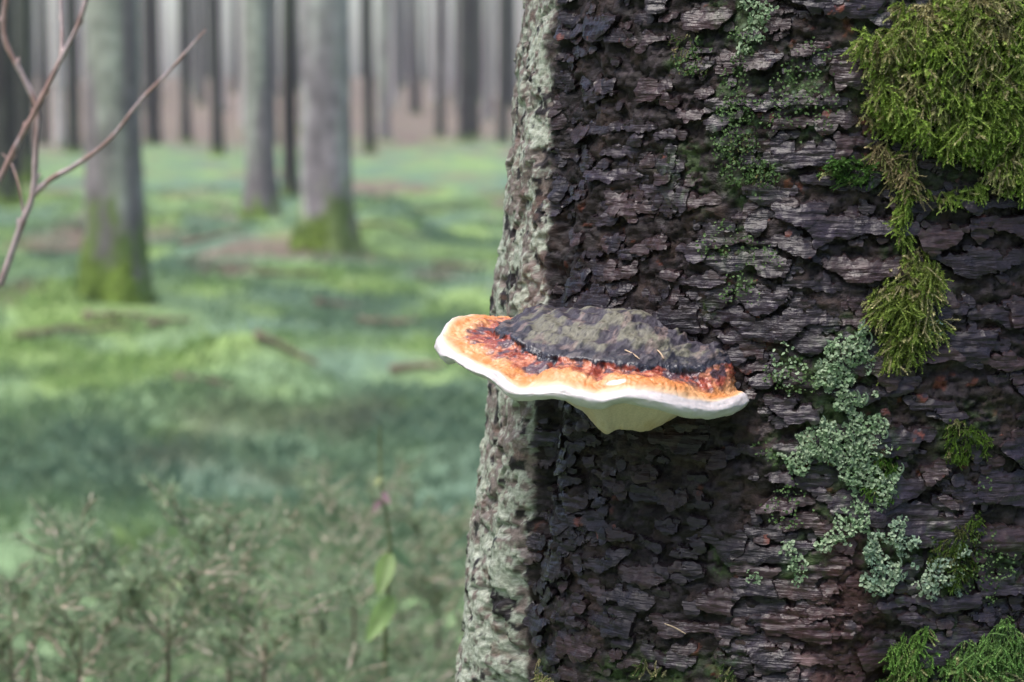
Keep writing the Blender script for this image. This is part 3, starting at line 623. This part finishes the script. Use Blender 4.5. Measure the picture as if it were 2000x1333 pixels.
# ---------------------------------------------------------------- moss and lichen growing on the trunk
def trunk_samples(blobs, density, jitter=24, nseed=0, thr=0.0):
    """random points on the bark inside pixel blobs, evenly spread over the surface; density per square metre"""
    xs = [b[0] - b[2] * 1.4 for b in blobs] + [b[0] + b[2] * 1.4 for b in blobs]; ys = [b[1] - b[3] * 1.4 for b in blobs] + [b[1] + b[3] * 1.4 for b in blobs]
    # candidate range in a, z found from the fine grid
    m = (pxc > min(xs)) & (pxc < max(xs)) & (pyc > min(ys)) & (pyc < max(ys)) & (Ac > R(-95))
    if not m.any(): return None
    a0, a1, z0, z1 = Ac[m].min(), Ac[m].max(), Zc[m].min(), Zc[m].max()
    nn = int((a1 - a0) * 0.222 * (z1 - z0) * density)
    a = rng.uniform(a0, a1, nn); z = rng.uniform(z0, z1, nn); r = base_r(a, z); px, py = project(pos(a, z, r))
    u = a * 0.222
    k = blob(px + jitter * fbm(u * 90, z * 90, 301 + nseed, 3), py + jitter * fbm(u * 90, z * 90, 303 + nseed, 3), blobs)
    s = k > thr
    return a[s], z[s], r[s], k[s], px[s], py[s]
def frame(a): 
    er = np.stack([np.sin(a), -np.cos(a), 0 * a], -1); et = np.stack([np.cos(a), np.sin(a), 0 * a], -1); return er, et
def moss_clump(name, blobs, label, dens=380000, length=(0.010, 0.018), thick=0.010, colA=(0.235, 0.32, 0.065), colB=(0.38, 0.34, 0.18), brown=0.25, leaf=0.0022, flow=(-0.30, -0.75), seed=0, cat='moss', outw=0.75):
    s = trunk_samples(blobs, dens, 22, seed)
    a, z, r, k, px, py = s; n = len(a); er, et = frame(a); ez = np.array((0, 0, 1.0))
    th = thick * sstep(0, 0.5, k) * (0.6 + 0.6 * vnoise(a * 40, z * 200, seed))
    dep = rng.random(n)                                              # how deep in the cushion the shoot starts
    P = pos(a, z, r + 0.0032 + th * dep)
    fn_ = fbm(a * 14, z * 70, 311 + seed, 2); fl = fbm(a * 30, z * 140, 313 + seed, 2)
    D = er * (outw + 0.3 * rng.normal(size=n))[:, None] + et * (flow[0] + 0.5 * fn_ + 0.60 * rng.normal(size=n))[:, None] + ez * (flow[1] + 0.5 * fl + 0.55 * rng.normal(size=n))[:, None]
    D /= np.linalg.norm(D, axis=1)[:, None]
    Ln = rng.uniform(*length, n) * (0.55 + 0.45 * sstep(0, 0.3, k))
    K = 8; t = np.linspace(0, 1, K)
    bend = et * (0.35 * rng.normal(size=n))[:, None] - ez * (0.25 + 0.3 * rng.random(n))[:, None] - er * 0.15
    Q = P[:, None] + Ln[:, None, None] * (D[:, None] * t[None, :, None] + bend[:, None] * 0.55 * (t ** 2)[None, :, None])
    T = np.gradient(Q, axis=1); T /= np.linalg.norm(T, axis=-1)[..., None] + 1e-9
    tone = np.clip(0.5 + 0.55 * fbm(a * 16, z * 75, 317 + seed, 3) + 0.30 * rng.normal(size=n), 0, 1)
    cs = mix3(np.asarray(colA) * np.ones((n, 3)), np.asarray(colB), sstep(1 - brown - 0.25, 1 - brown + 0.25, tone)) * rng.uniform(0.7, 1.25, n)[:, None]
    Vs, Fs, Cs, cnt = [], [], [], 0
    side = np.cross(T, np.array((0.3, -0.8, 0.5))); side /= np.linalg.norm(side, axis=-1)[..., None] + 1e-9
    w = 0.00028
    sv = np.stack([Q - side * w, Q + side * w], 2).reshape(-1, 3); Vs.append(sv)
    base_i = (np.arange(n)[:, None] * K + np.arange(K - 1)[None]) * 2
    fq = np.stack([base_i, base_i + 1, base_i + 3], -1).reshape(-1, 3); fq2 = np.stack([base_i, base_i + 3, base_i + 2], -1).reshape(-1, 3)
    Fs += [fq, fq2]; Cs.append(np.repeat(cs * 0.9, K * 2, axis=0)); cnt = len(sv)
    NL = 3
    Qn = Q[:, 1:]; Tn = T[:, 1:]; m = K - 1
    for l in range(NL):
        ra = rng.uniform(0, 2 * np.pi, (n, m)); b1 = side[:, 1:]; b2 = np.cross(Tn, b1)
        B = b1 * np.cos(ra)[..., None] + b2 * np.sin(ra)[..., None]
        ll = leaf * rng.uniform(0.6, 1.2, (n, m)) * (1.1 - 0.5 * t[1:])[None]
        tip = Qn + (Tn * 0.75 + B * 0.75) * ll[..., None]; wv = np.cross(Tn, B) * (leaf * 0.20)
        tri = np.stack([Qn - wv, Qn + wv, tip], 2).reshape(-1, 3); Vs.append(tri)
        Fs.append(cnt + np.arange(len(tri)).reshape(-1, 3)); cnt += len(tri)
        cl = np.repeat((cs[:, None] * (0.65 + 0.75 * t[1:])[None, :, None]).reshape(-1, 3), 3, axis=0) * np.repeat(rng.uniform(0.8, 1.3, n * m), 3)[:, None]; Cs.append(cl)
    V = np.concatenate(Vs); o0 = P.mean(0)
    o = link(name, make_mesh(name, V - o0, np.concatenate(Fs), np.concatenate(Cs)), M_moss, None, tuple(o0))
    tag(o, label, cat, 'moss growing on the fungus tree', 'stuff'); return o
def lichen_patch(blobs, label, dens=1000000, seed=0, size=(0.0006, 0.0013), colA=(0.19, 0.29, 0.155), colB=(0.34, 0.425, 0.28), stalks=0):
    a, z, r, k, px, py = trunk_samples(blobs, dens, 26, 50 + seed); n = len(a); er, et = frame(a); ez = np.array((0, 0, 1.0))
    P = pos(a, z, r + 0.0040 + 0.0050 * rng.random(n) * sstep(-0.1, 0.4, k))
    Nn = er * 0.7 + ez * (0.35 + 0.6 * rng.normal(size=n))[:, None] + et * (0.6 * rng.normal(size=n))[:, None]; Nn /= np.linalg.norm(Nn, axis=1)[:, None]
    b1 = np.cross(Nn, np.array((0.2, 0.3, 0.9))); b1 /= np.linalg.norm(b1, axis=1)[:, None]; b2 = np.cross(Nn, b1)
    m = 7; an = np.linspace(0, 2 * np.pi, m, endpoint=False); sz_ = rng.uniform(*size, n)
    rr_ = sz_[:, None] * rng.uniform(0.55, 1.25, (n, m)); lift = sz_[:, None] * rng.uniform(-0.2, 0.75, (n, m))
    E = P[:, None] + rr_[..., None] * (np.cos(an)[None, :, None] * b1[:, None] + np.sin(an)[None, :, None] * b2[:, None]) + lift[..., None] * Nn[:, None]
    V = np.concatenate([P[:, None], E], 1).reshape(-1, 3); b = np.arange(n)[:, None] * (m + 1); i = np.arange(m)[None]
    F = np.stack([b + 0 * i, b + 1 + i, b + 1 + (i + 1) % m], -1).reshape(-1, 3)
    tone = np.clip(0.5 + 0.5 * fbm(a * 40, z * 180, 331 + seed, 3) + 0.2 * rng.normal(size=n), 0, 1)
    cs = mix3(np.asarray(colA) * np.ones((n, 3)), np.asarray(colB), tone); Cc = np.repeat(cs, m + 1, axis=0); Cc[::m + 1] *= 0.8
    parts = [(V, F)]; cl = [Cc]
    for _ in range(stalks):
        q = rng.integers(n); hh = rng.uniform(0.004, 0.009); pth = P[q] + np.array([er[q] * 0.35 * s_ + ez * s_ * 0.9 + et[q] * 0.25 * math.sin(s_ * 3) for s_ in (0, 0.35, 0.7, 1.0)]) * hh
        Vt, Ft = tube(spline(pth, 6), np.linspace(0.00075, 0.00035, 6), 5); Ft = np.concatenate([Ft[:, :3], Ft[:, [0, 2, 3]]]); parts.append((Vt, Ft)); cl.append(np.tile(np.array((0.24, 0.31, 0.22)), (len(Vt), 1)))
    V, F = join(parts); o0 = P.mean(0)
    tag(link('lichen_patch', make_mesh('lichen_patch', V - o0, F, np.concatenate(cl)), M_lich, None, tuple(o0)), label, 'lichen', 'scaly lichen on the fungus tree', 'stuff')

moss_clump('moss_clump', [(1860, 110, 150, 130), (1800, 190, 115, 75), (1900, 235, 120, 75), (1965, 110, 110, 190), (1985, 290, 55, 90), (1725, 95, 50, 40), (1900, 20, 120, 60)],
           'large shaggy yellow-green moss mat high on the dark trunk', length=(0.007, 0.014), thick=0.015, seed=1, brown=0.38, leaf=0.0027, outw=0.9, dens=330000)
moss_clump('moss_clump', [(1745, 305, 48, 24), (1765, 345, 30, 36)], 'small pale brownish moss tuft just below the large moss mat', dens=420000, length=(0.006, 0.012), thick=0.006, brown=0.75, colB=(0.27, 0.22, 0.12), seed=2)
moss_clump('moss_clump', [(1640, 322, 30, 12), (1668, 340, 34, 16)], 'small dark green leafy sprig of moss pointing away from the mat', dens=360000, length=(0.005, 0.010), thick=0.004, brown=0.05, colA=(0.07, 0.15, 0.03), seed=3, flow=(-0.9, 0.1))
moss_clump('moss_clump', [(1765, 400, 26, 30), (1757, 445, 20, 38)], 'thin moss trail running down the bark between two tufts', dens=380000, length=(0.005, 0.011), thick=0.004, brown=0.2, seed=4)
moss_clump('moss_clump', [(1865, 375, 52, 18)], 'low flat moss strip beneath the large moss mat', dens=380000, length=(0.006, 0.010), thick=0.005, brown=0.3, seed=5)
moss_clump('moss_clump', [(1785, 540, 40, 48), (1770, 610, 52, 60), (1745, 680, 28, 40)], 'hanging olive-green moss tuft above the pale lichen', dens=420000, length=(0.008, 0.015), thick=0.009, brown=0.25, colA=(0.19, 0.25, 0.05), flow=(-0.15, -1.0), seed=6, leaf=0.0026)
moss_clump('moss_clump', [(1852, 850, 22, 30), (1872, 825, 26, 16), (1915, 858, 24, 24), (1866, 888, 28, 18), (1888, 838, 20, 14)], 'small round cushion of low bright moss on dark bark', dens=600000, length=(0.002, 0.005), thick=0.006, leaf=0.0014, brown=0.1, colA=(0.09, 0.16, 0.02), seed=7)
moss_clump('moss_clump', [(1893, 1035, 22, 38), (1830, 1068, 32, 22), (1855, 1110, 34, 40)], 'low dark green moss cushion beside the greyish lichen rosette', dens=480000, length=(0.002, 0.005), thick=0.005, leaf=0.0015, brown=0.15, colA=(0.075, 0.13, 0.02), colB=(0.13, 0.13, 0.05), seed=8)
moss_clump('moss_clump', [(1775, 1285, 52, 50), (1790, 1340, 70, 30)], 'bright feathery moss low on the trunk beside the red rotten hollow', dens=420000, length=(0.006, 0.012), thick=0.008, brown=0.1, colA=(0.15, 0.27, 0.06), seed=9)
moss_clump('moss_clump', [(1900, 1300, 70, 36), (1965, 1265, 50, 60), (1960, 1330, 90, 40)], 'broad pale green moss mat lowest on the trunk', dens=420000, length=(0.006, 0.012), thick=0.008, brown=0.15, colA=(0.15, 0.27, 0.075), seed=10)
moss_clump('moss_clump', [(1728, 900, 24, 44), (1722, 965, 32, 26)], 'bright green moss edging the large pale lichen patch', dens=600000, length=(0.002, 0.0045), thick=0.005, leaf=0.0014, brown=0.05, colA=(0.10, 0.20, 0.03), seed=11)
moss_clump('moss_clump', [(1062, 1312, 12, 34), (1078, 1330, 10, 20)], 'tiny olive moss strip at the foot of the lichen-covered rib', dens=500000, length=(0.003, 0.006), thick=0.003, leaf=0.0014, brown=0.6, seed=12)
moss_clump('moss_clump', [(1425, 1312, 26, 18), (1270, 1300, 50, 14)], 'sparse moss sprigs on the dark bark below the fungus', dens=120000, length=(0.003, 0.007), thick=0.002, brown=0.3, colA=(0.07, 0.12, 0.03), seed=13)
moss_clump('moss_clump', [(1450, 300, 40, 70), (1470, 350, 44, 30), (1350, 110, 40, 36)], 'thin crumbly green moss crust high on the bark above the fungus', dens=160000, length=(0.001, 0.003), thick=0.002, leaf=0.0012, brown=0.2, colA=(0.08, 0.14, 0.035), seed=14)
lichen_patch([(1655, 690, 52, 42), (1625, 735, 46, 34), (1665, 775, 34, 30)], 'upper pale green scaly lichen patch under the hanging moss tuft', seed=1, stalks=8, dens=1100000)
lichen_patch([(1640, 870, 85, 45), (1690, 850, 48, 60), (1660, 930, 46, 40), (1705, 925, 34, 50), (1560, 895, 34, 22)], 'largest pale green scaly lichen patch on the dark bark', seed=2, stalks=12, dens=1100000)
lichen_patch([(1628, 1035, 36, 30), (1660, 1000, 26, 26)], 'small compact lichen cushion just below the largest lichen patch', seed=3, dens=800000)
lichen_patch([(1692, 1075, 28, 36), (1752, 1045, 28, 34), (1738, 1130, 38, 34), (1720, 1100, 26, 24)], 'branching blue-green lichen patch over the red rotten hollow', seed=4, stalks=4, dens=1000000, colA=(0.185, 0.28, 0.20))
lichen_patch([(1828, 1130, 40, 38), (1855, 1100, 24, 22)], 'greyish green lichen rosette beside low dark moss', seed=5, stalks=4, dens=900000, colA=(0.20, 0.28, 0.21))
lichen_patch([(1552, 1085, 22, 34), (1560, 1130, 16, 16)], 'narrow lichen spot left of the red rotten hollow', seed=6, dens=600000)
lichen_patch([(1487, 1112, 20, 16)], 'tiny isolated round lichen spot on dark bark', seed=7, dens=600000)
lichen_patch([(1480, 40, 32, 42), (1450, 85, 16, 20)], 'pale green lichen patch highest on the trunk', seed=8, dens=500000)
lichen_patch([(1540, 720, 30, 40), (1520, 690, 16, 16)], 'sparse dotted lichen beside the tip of the fungus', seed=9, dens=160000)
lichen_patch([(1810, 640, 16, 26), (1812, 560, 10, 30)], 'thin blue-green lichen fringe along the hanging moss tuft', seed=10, dens=400000, colA=(0.145, 0.235, 0.185))

GR = dict(size=(0.0005, 0.0010), colA=(0.055, 0.105, 0.03), colB=(0.13, 0.20, 0.085))
lichen_patch([(1450, 130, 36, 60), (1440, 240, 34, 70), (1475, 340, 46, 46), (1350, 115, 36, 32)], 'green granular crust running down the bark above the fungus', seed=21, dens=420000, **GR)
lichen_patch([(1560, 200, 80, 60), (1600, 120, 40, 40)], 'thin dark green granular film beside the large moss mat', seed=22, dens=150000, **GR)
lichen_patch([(1430, 480, 50, 40), (1500, 500, 30, 26), (1450, 560, 40, 22)], 'faint green granules on the bark just above the fungus crust', seed=23, dens=180000, **GR)
lichen_patch([(1500, 885, 40, 28), (1550, 740, 40, 40), (1540, 985, 26, 30)], 'scattered green granules between the fungus tip and the lichen', seed=24, dens=220000, **GR)
lichen_patch([(1900, 1100, 60, 60), (1960, 1090, 40, 50), (1930, 930, 20, 20)], 'dull green granular film around low dark moss', seed=25, dens=180000, **GR)
# splinter stuck on the bark under the fungus
def bark_point(px, py, lift=0.004):
    k = np.argmin((pxc - px) ** 2 + (pyc - py) ** 2); a = Ac.ravel()[k]; z = Zc.ravel()[k]; return pos(np.array(a), np.array(z), np.array(rc.ravel()[k] + lift))
straw('dry_needle', bark_point(1308, 1214, 0.006), bark_point(1343, 1237, 0.006), 'dry needle caught on the dark bark far below the fungus', 0.0004)

# ---------------------------------------------------------------- bare shrub in front of the wood (crossing twigs)
sh = empty('bare_shrub', (-0.70, 2.0, 0.0)); SO = np.array((-0.70, 2.0, 0.0))
tag(sh, 'leafless shrub whose thin reddish brown twigs cross before the grey trunks', 'shrub')
def twig(pxs, Ys, r0, r1, name='branch', extra=None, buds=0, seed=0):
    pts = [at(px, py, Y) for (px, py), Y in zip(pxs, Ys)]
    if extra: pts = extra + pts
    P = spline(pts, 10 * len(pts)); n = len(P)
    rr_ = np.linspace(r0, r1, n) * (1 + 0.10 * vnoise(np.arange(n) * 0.35, np.zeros(n), seed))
    parts = [tube(P, rr_, 8)]
    for b in range(buds):
        q = int(n * (0.35 + 0.6 * (b + 0.5) / buds)); t = P[min(q + 1, n - 1)] - P[q - 1]; t /= np.linalg.norm(t)
        sd_ = np.array((1, 0, 0.25)) * (1 if b % 2 else -1); d = t * 0.75 + 0.6 * (sd_ - t * (sd_ @ t)); L_ = rr_[q] * 3.2
        parts.append(tube(np.array([P[q] + d * L_ * f for f in (0, 0.35, 0.7, 1.0)]), rr_[q] * np.array([0.75, 0.8, 0.5, 0.1]), 8))
    V, F = join(parts)
    C = mix3(col(0.31, 0.195, 0.17) * np.ones((len(V), 3)), col(0.42, 0.33, 0.33), sstep(-0.3, 0.5, fbm(V[:, 0] * 90, V[:, 2] * 30, seed, 3)))
    return link(name, make_mesh(name, V - SO, F, C), M_twig, sh)
YB = 1.75
foot = [np.array((-0.70, 2.0, -0.03)), np.array((-0.63, 2.01, 0.30)), np.array((-0.53, 2.0, 0.65))]
twig([(-30, 640), (5, 545), (42, 440), (64, 380), (70, 290), (72, 215), (45, 150), (12, 85), (8, 30), (18, -30)], [2.0] * 10, 0.0036, 0.0023, 'stem', foot, 5, 1)
twig([(62, 384), (100, 350), (150, 322), (215, 272), (272, 200), (330, 140), (372, 92), (402, 58)], [2.0] * 8, 0.0027, 0.0008, 'branch', None, 6, 2)
twig([(-60, 470), (0, 350), (32, 285), (70, 215), (112, 130), (150, 55), (172, -10)], [1.97] * 7, 0.0032, 0.0022, 'stem', [np.array((-0.70, 2.0, -0.03)), np.array((-0.68, 1.98, 0.4)), np.array((-0.58, 1.97, 0.78))], 6, 3)
twig([(46, 415), (36, 360), (22, 320), (4, 300)], [2.0, 2.0, 2.01, 2.02], 0.0012, 0.0005, 'branch', None, 2, 4)
twig([(120, 118), (121, 60), (118, -10)], [1.97, 1.98, 1.99], 0.0020, 0.0014, 'branch', None, 1, 5)

# ---------------------------------------------------------------- young spruces at the lower left
def branch_meshes(seed, L):
    g = np.random.default_rng(seed); tw = []; segs_ = []
    main = np.array([(s * L, 0.015 * g.normal() * s, 0.30 * L * s * s * 0.6 + 0.01 * g.normal() * s) for s in np.linspace(0, 1, 7)]); main[0] = 0
    def add(P, r): tw.append(tube(P, r, 5)); segs_.append(P)
    add(spline(main, 12), np.linspace(0.0014, 0.0007, 12))
    for s in np.linspace(0.3, 0.9, 5):
        for sg in (-1, 1):
            b = main[0] + (spline(main, 50)[int(s * 49)] - main[0]); l = L * (0.62 - 0.42 * s) * g.uniform(0.7, 1.2); an = g.uniform(0.6, 0.95) * sg
            e = b + l * np.array((math.cos(an), math.sin(an), g.uniform(0.0, 0.30)))
            P = spline([b, (b + e) / 2 + g.normal(size=3) * 0.004, e], 7); add(P, np.linspace(0.0008, 0.0005, 7))
    V, F = join(tw); C = mix3(col(0.50, 0.37, 0.30) * np.ones((len(V), 3)), col(0.68, 0.56, 0.48), g.random(len(V)))
    wood = make_mesh('branch', V, F, C); wood.materials.append(M_twig)
    nv, nf, ncs, cnt = [], [], [], 0
    for P in segs_:
        ln = np.linalg.norm(np.diff(P, axis=0), axis=1).sum(); n = int(ln / 0.00095)
        t = g.uniform(0, 1, n) * (len(P) - 1 - 1e-6); i = t.astype(int); f = (t - i)[:, None]; Q = P[i] * (1 - f) + P[i + 1] * f
        T = P[i + 1] - P[i]; T /= np.linalg.norm(T, axis=1)[:, None] + 1e-9
        B = g.normal(size=(n, 3)); B -= T * (B * T).sum(1)[:, None]; B /= np.linalg.norm(B, axis=1)[:, None]
        d = (T * 0.55 + B * 0.8) * (0.011 * g.uniform(0.6, 1.2, n))[:, None]; W = np.cross(T, B) * 0.0011
        nv.append(np.stack([Q - W, Q + W, Q + d], 1).reshape(-1, 3)); nf.append(cnt + np.arange(3 * n).reshape(-1, 3)); cnt += 3 * n
        cc = mix3(col(0.19, 0.275, 0.15) * np.ones((n, 3)), col(0.36, 0.45, 0.29), g.random(n)); ncs.append(np.repeat(cc, 3, axis=0))
    nd = make_mesh('needles', np.concatenate(nv), np.concatenate(nf), np.concatenate(ncs)); nd.materials.append(M_needle)
    return wood, nd
BR = [branch_meshes(500 + k, L) for k, L in enumerate((0.26, 0.22, 0.18, 0.15, 0.12, 0.10))]
def sapling(px, py_tip, Y, height, label, seed):
    g = np.random.default_rng(seed); tip = at(px, py_tip, Y); X = tip[0]; z0 = float(ground_z(X, Y)); height = tip[2] - z0
    root = empty('young_spruce', (X, Y, z0)); tag(root, label, 'sapling', 'young spruces on the forest floor')
    st_ = spline([(0, 0, -0.02), (0.01 * g.normal(), 0.01 * g.normal(), height * 0.5), (0, 0, height)], 14); V, F = tube(st_, np.linspace(0.007, 0.0015, 14), 7)
    C = mix3(col(0.14, 0.095, 0.07) * np.ones((len(V), 3)), col(0.22, 0.17, 0.12), g.random(len(V)))
    link('stem', make_mesh('stem', V, F, C), M_twig, root)
    nw = max(4, int(height / 0.095))
    for w in range(nw):
        f = 0.25 + 0.72 * w / (nw - 1); n = int(g.integers(3, 5)); a0 = g.uniform(0, 6.28)
        for q in range(n):
            sz_i = int(np.clip(round((f - 0.25) / 0.72 * 5 + g.normal() * 0.7), 0, 5)); wood, nd = BR[sz_i]
            b = link('branch', wood, None, root, tuple(st_[int(f * 13)])); s = g.uniform(1.0, 1.7); b.scale = (s, s, s)
            b.rotation_euler = (g.normal() * 0.15, -g.uniform(0.0, 0.5) - 0.45 * (f > 0.85), a0 + q * 6.283 / n + g.normal() * 0.2)
            c_ = link('needles', nd, None, b); c_['kind'] = 'stuff'
SAP = [(440, 1010, 2.2, 'young spruce with the tallest pale bare shoots among the saplings', 1), (215, 1070, 2.35, 'young spruce with a brown leader, spreading beside the tallest sapling', 2),
       (600, 1060, 2.9, 'young spruce sprawling between the tallest sapling and the leafy herb', 3), (330, 1150, 2.05, 'low bushy young spruce in front of the tallest sapling', 4),
       (60, 1130, 2.35, 'low young spruce at the outer end of the sapling thicket', 5), (845, 985, 2.9, 'dusky young spruce close beside the lichen-covered trunk rib', 6),
       (690, 1110, 2.7, 'young spruce tangled around the leafy herb', 7), (160, 1200, 2.0, 'small young spruce with straw-coloured drooping side shoots', 8),
       (860, 1150, 2.8, 'small young spruce tucked at the foot of the big trunk', 9), (520, 1190, 2.0, 'short spreading young spruce under taller saplings', 10), (690, 960, 3.4, 'faint young spruce farther back behind the leafy herb', 11), (20, 1230, 2.0, 'stunted young spruce with grey-green needles at the thicket edge', 12)]
for px, py, Y, lab, sd_ in SAP: sapling(px, py + (45 if py < 1100 else 15), Y * 1.18, 0, lab, sd_)

# herb with broad leaves
hb = at(748, 1330, 2.58); HO = np.array((hb[0], 2.58, float(ground_z(hb[0], 2.58)))); herb = empty('leafy_herb', tuple(HO)); tag(herb, 'tall thin herb with a few broad yellow-green leaves among young spruces', 'plant')
st_ = spline([HO, at(752, 1300, 2.58), at(756, 1180, 2.58), at(762, 1060, 2.58), at(746, 960, 2.59), at(742, 880, 2.60), at(742, 832, 2.60)], 30)
V, F = tube(st_, np.linspace(0.0032, 0.0012, 30), 6); link('stem', make_mesh('stem', V - HO, F, np.tile(col(0.17, 0.20, 0.09), (len(V), 1))), M_leaf, herb)
def leaf(base, tip, width, colr, fold=0.25):
    base = np.asarray(base); tip = np.asarray(tip); L_ = tip - base; nl, nw = 12, 7; ax = L_ / np.linalg.norm(L_)
    sd_ = np.cross(ax, np.array((0, -1, 0.25))); sd_ /= np.linalg.norm(sd_); nn = np.cross(sd_, ax)
    s, w = np.meshgrid(np.linspace(0, 1, nl), np.linspace(-1, 1, nw), indexing='ij')
    prof = width * np.sin(np.pi * np.clip(s, 0, 1) ** 0.8) ** 0.8 * (0.5)
    V = base + s[..., None] * L_ + (w * prof)[..., None] * sd_ + ((np.abs(w) * prof * fold) - 0.12 * np.linalg.norm(L_) * (s - 0.5) ** 2)[..., None] * nn
    C = np.tile(np.asarray(colr), (nl * nw, 1)) * (0.85 + 0.3 * np.abs(w.reshape(-1, 1)))
    link('leaf', make_mesh('leaf', V.reshape(-1, 3) - HO, grid_faces(nl, nw), C), M_leaf, herb)
leaf(at(762, 1075, 2.58), at(738, 1165, 2.54), 0.022, (0.17, 0.26, 0.08)); leaf(at(770, 1160, 2.58), at(715, 1255, 2.53), 0.024, (0.20, 0.31, 0.10))
leaf(at(760, 1068, 2.58), at(808, 1112, 2.61), 0.012, (0.20, 0.30, 0.17)); leaf(at(746, 975, 2.59), at(727, 1000, 2.56), 0.008, (0.25, 0.16, 0.17)); leaf(at(746, 960, 2.59), at(762, 985, 2.56), 0.008, (0.24, 0.15, 0.17)); leaf(at(744, 930, 2.59), at(730, 950, 2.57), 0.007, (0.3, 0.33, 0.15))

# ---------------------------------------------------------------- grass over the forest floor
n = 110000; d = 3.0 + 25 * rng.random(n) ** 1.5; px = rng.uniform(-150, 1150, n); px[80000:] = rng.uniform(-1500, 3300, 30000); X = (px - CX) / FPX * d; Y = d
kk = fbm(X * 1.3, Y * 0.9, 401, 3) + 0.3 * rng.normal(size=n) > -0.15; X, Y, d = X[kk], Y[kk], d[kk]; n = len(X)
Zg_ = ground_z(X, Y); hgt = rng.uniform(0.02, 0.07, n) * (1 + 0.4 * fbm(X * 2, Y * 2, 403, 2)); az = rng.uniform(0, 6.283, n); w = 0.0022 + 0.0012 * (d > 8)
Bp = np.stack([X, Y, Zg_ - 0.005], -1); sd_ = np.stack([np.cos(az), np.sin(az), 0 * az], -1); ln = np.stack([np.cos(az + 1.7), np.sin(az + 1.7), 0 * az], -1) * (hgt * rng.uniform(0.2, 1.1, n))[:, None]
V = np.stack([Bp - sd_ * w[:, None], Bp + sd_ * w[:, None], Bp + ln * 0.4 + np.array((0, 0, 1)) * (hgt * 0.7)[:, None] + sd_ * w[:, None] * 0.6, Bp + ln + np.array((0, 0, 1)) * (hgt * 0.9)[:, None]], 1).reshape(-1, 3)
b = np.arange(n)[:, None] * 4; F = np.concatenate([b + np.array([[0, 1, 2]]), b + np.array([[0, 2, 3]])])
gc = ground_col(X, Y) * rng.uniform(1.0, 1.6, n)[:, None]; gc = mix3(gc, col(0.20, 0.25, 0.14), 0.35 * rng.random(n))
tag(link('grass', make_mesh('grass', V, F, np.repeat(gc, 4, axis=0)), M_grass), 'short green grass and moss shoots covering the forest floor', 'grass', None, 'stuff')

# ---------------------------------------------------------------- fallen dead branches on the moss
g3 = np.random.default_rng(5)
M_dead = material('dead_wood', color=(0.17, 0.13, 0.10), rough=0.9, spec=0.1, vary=0.4, nscale=12)
for px, py, L_, an_ in ((150, 655, 0.55, 0.5), (235, 632, 0.4, 0.3), (585, 545, 0.5, 0.6), (905, 530, 0.35, 0.2), (760, 450, 0.6, 0.1), (420, 470, 0.5, -0.2), (330, 640, 0.3, 0.9), (560, 700, 0.3, 0.1), (760, 640, 0.35, -0.3), (850, 420, 0.5, 0.3), (110, 500, 0.5, 0.2), (400, 760, 0.25, 0.4), (820, 730, 0.25, -0.2), (660, 610, 0.3, 0.3)):
    p = ground_hit(px, py); d_ = np.array((math.cos(an_), math.sin(an_), 0)); pts = []
    for q, f in enumerate(np.linspace(-0.5, 0.5, 6)):
        w_ = p + d_ * f * L_ + np.array((0.02, 0.02, 0)) * g3.normal(); pts.append((w_[0], w_[1], float(ground_z(w_[0], w_[1])) + 0.025 + 0.01 * g3.random()))
    V, F = tube(spline(pts, 16), np.linspace(0.022, 0.008, 16) * g3.uniform(0.7, 1.3), 7)
    o = link('fallen_branch', make_mesh('fallen_branch', V - p, F), M_dead, None, tuple(p)); tag(o, 'short brown dead branch lying on the green forest floor', 'branch', 'dead branches on the forest floor')

# ---------------------------------------------------------------- the damp air of the wood
hx0, hx1, hy0, hy1, hz0, hz1 = -310, 310, -310, 310, -1.4, 20.0
hv = np.array([(x, y, z) for x in (hx0, hx1) for y in (hy0, hy1) for z in (hz0, hz1)]); hf = np.array([(0, 1, 3, 2), (4, 6, 7, 5), (0, 4, 5, 1), (2, 3, 7, 6), (0, 2, 6, 4), (1, 5, 7, 3)])
M_haze = bpy.data.materials.new('haze'); M_haze.use_nodes = True; nt = M_haze.node_tree; nt.nodes.clear()
ho = nt.nodes.new('ShaderNodeOutputMaterial'); hp = nt.nodes.new('ShaderNodeVolumePrincipled'); hp.inputs['Density'].default_value = 0.0009; hp.inputs['Color'].default_value = (0.86, 0.86, 0.88, 1); nt.links.new(hp.outputs[0], ho.inputs['Volume'])
tag(link('haze', make_mesh('haze', hv, hf), M_haze), 'thin pale damp air between the trunks', 'haze', None, 'stuff')
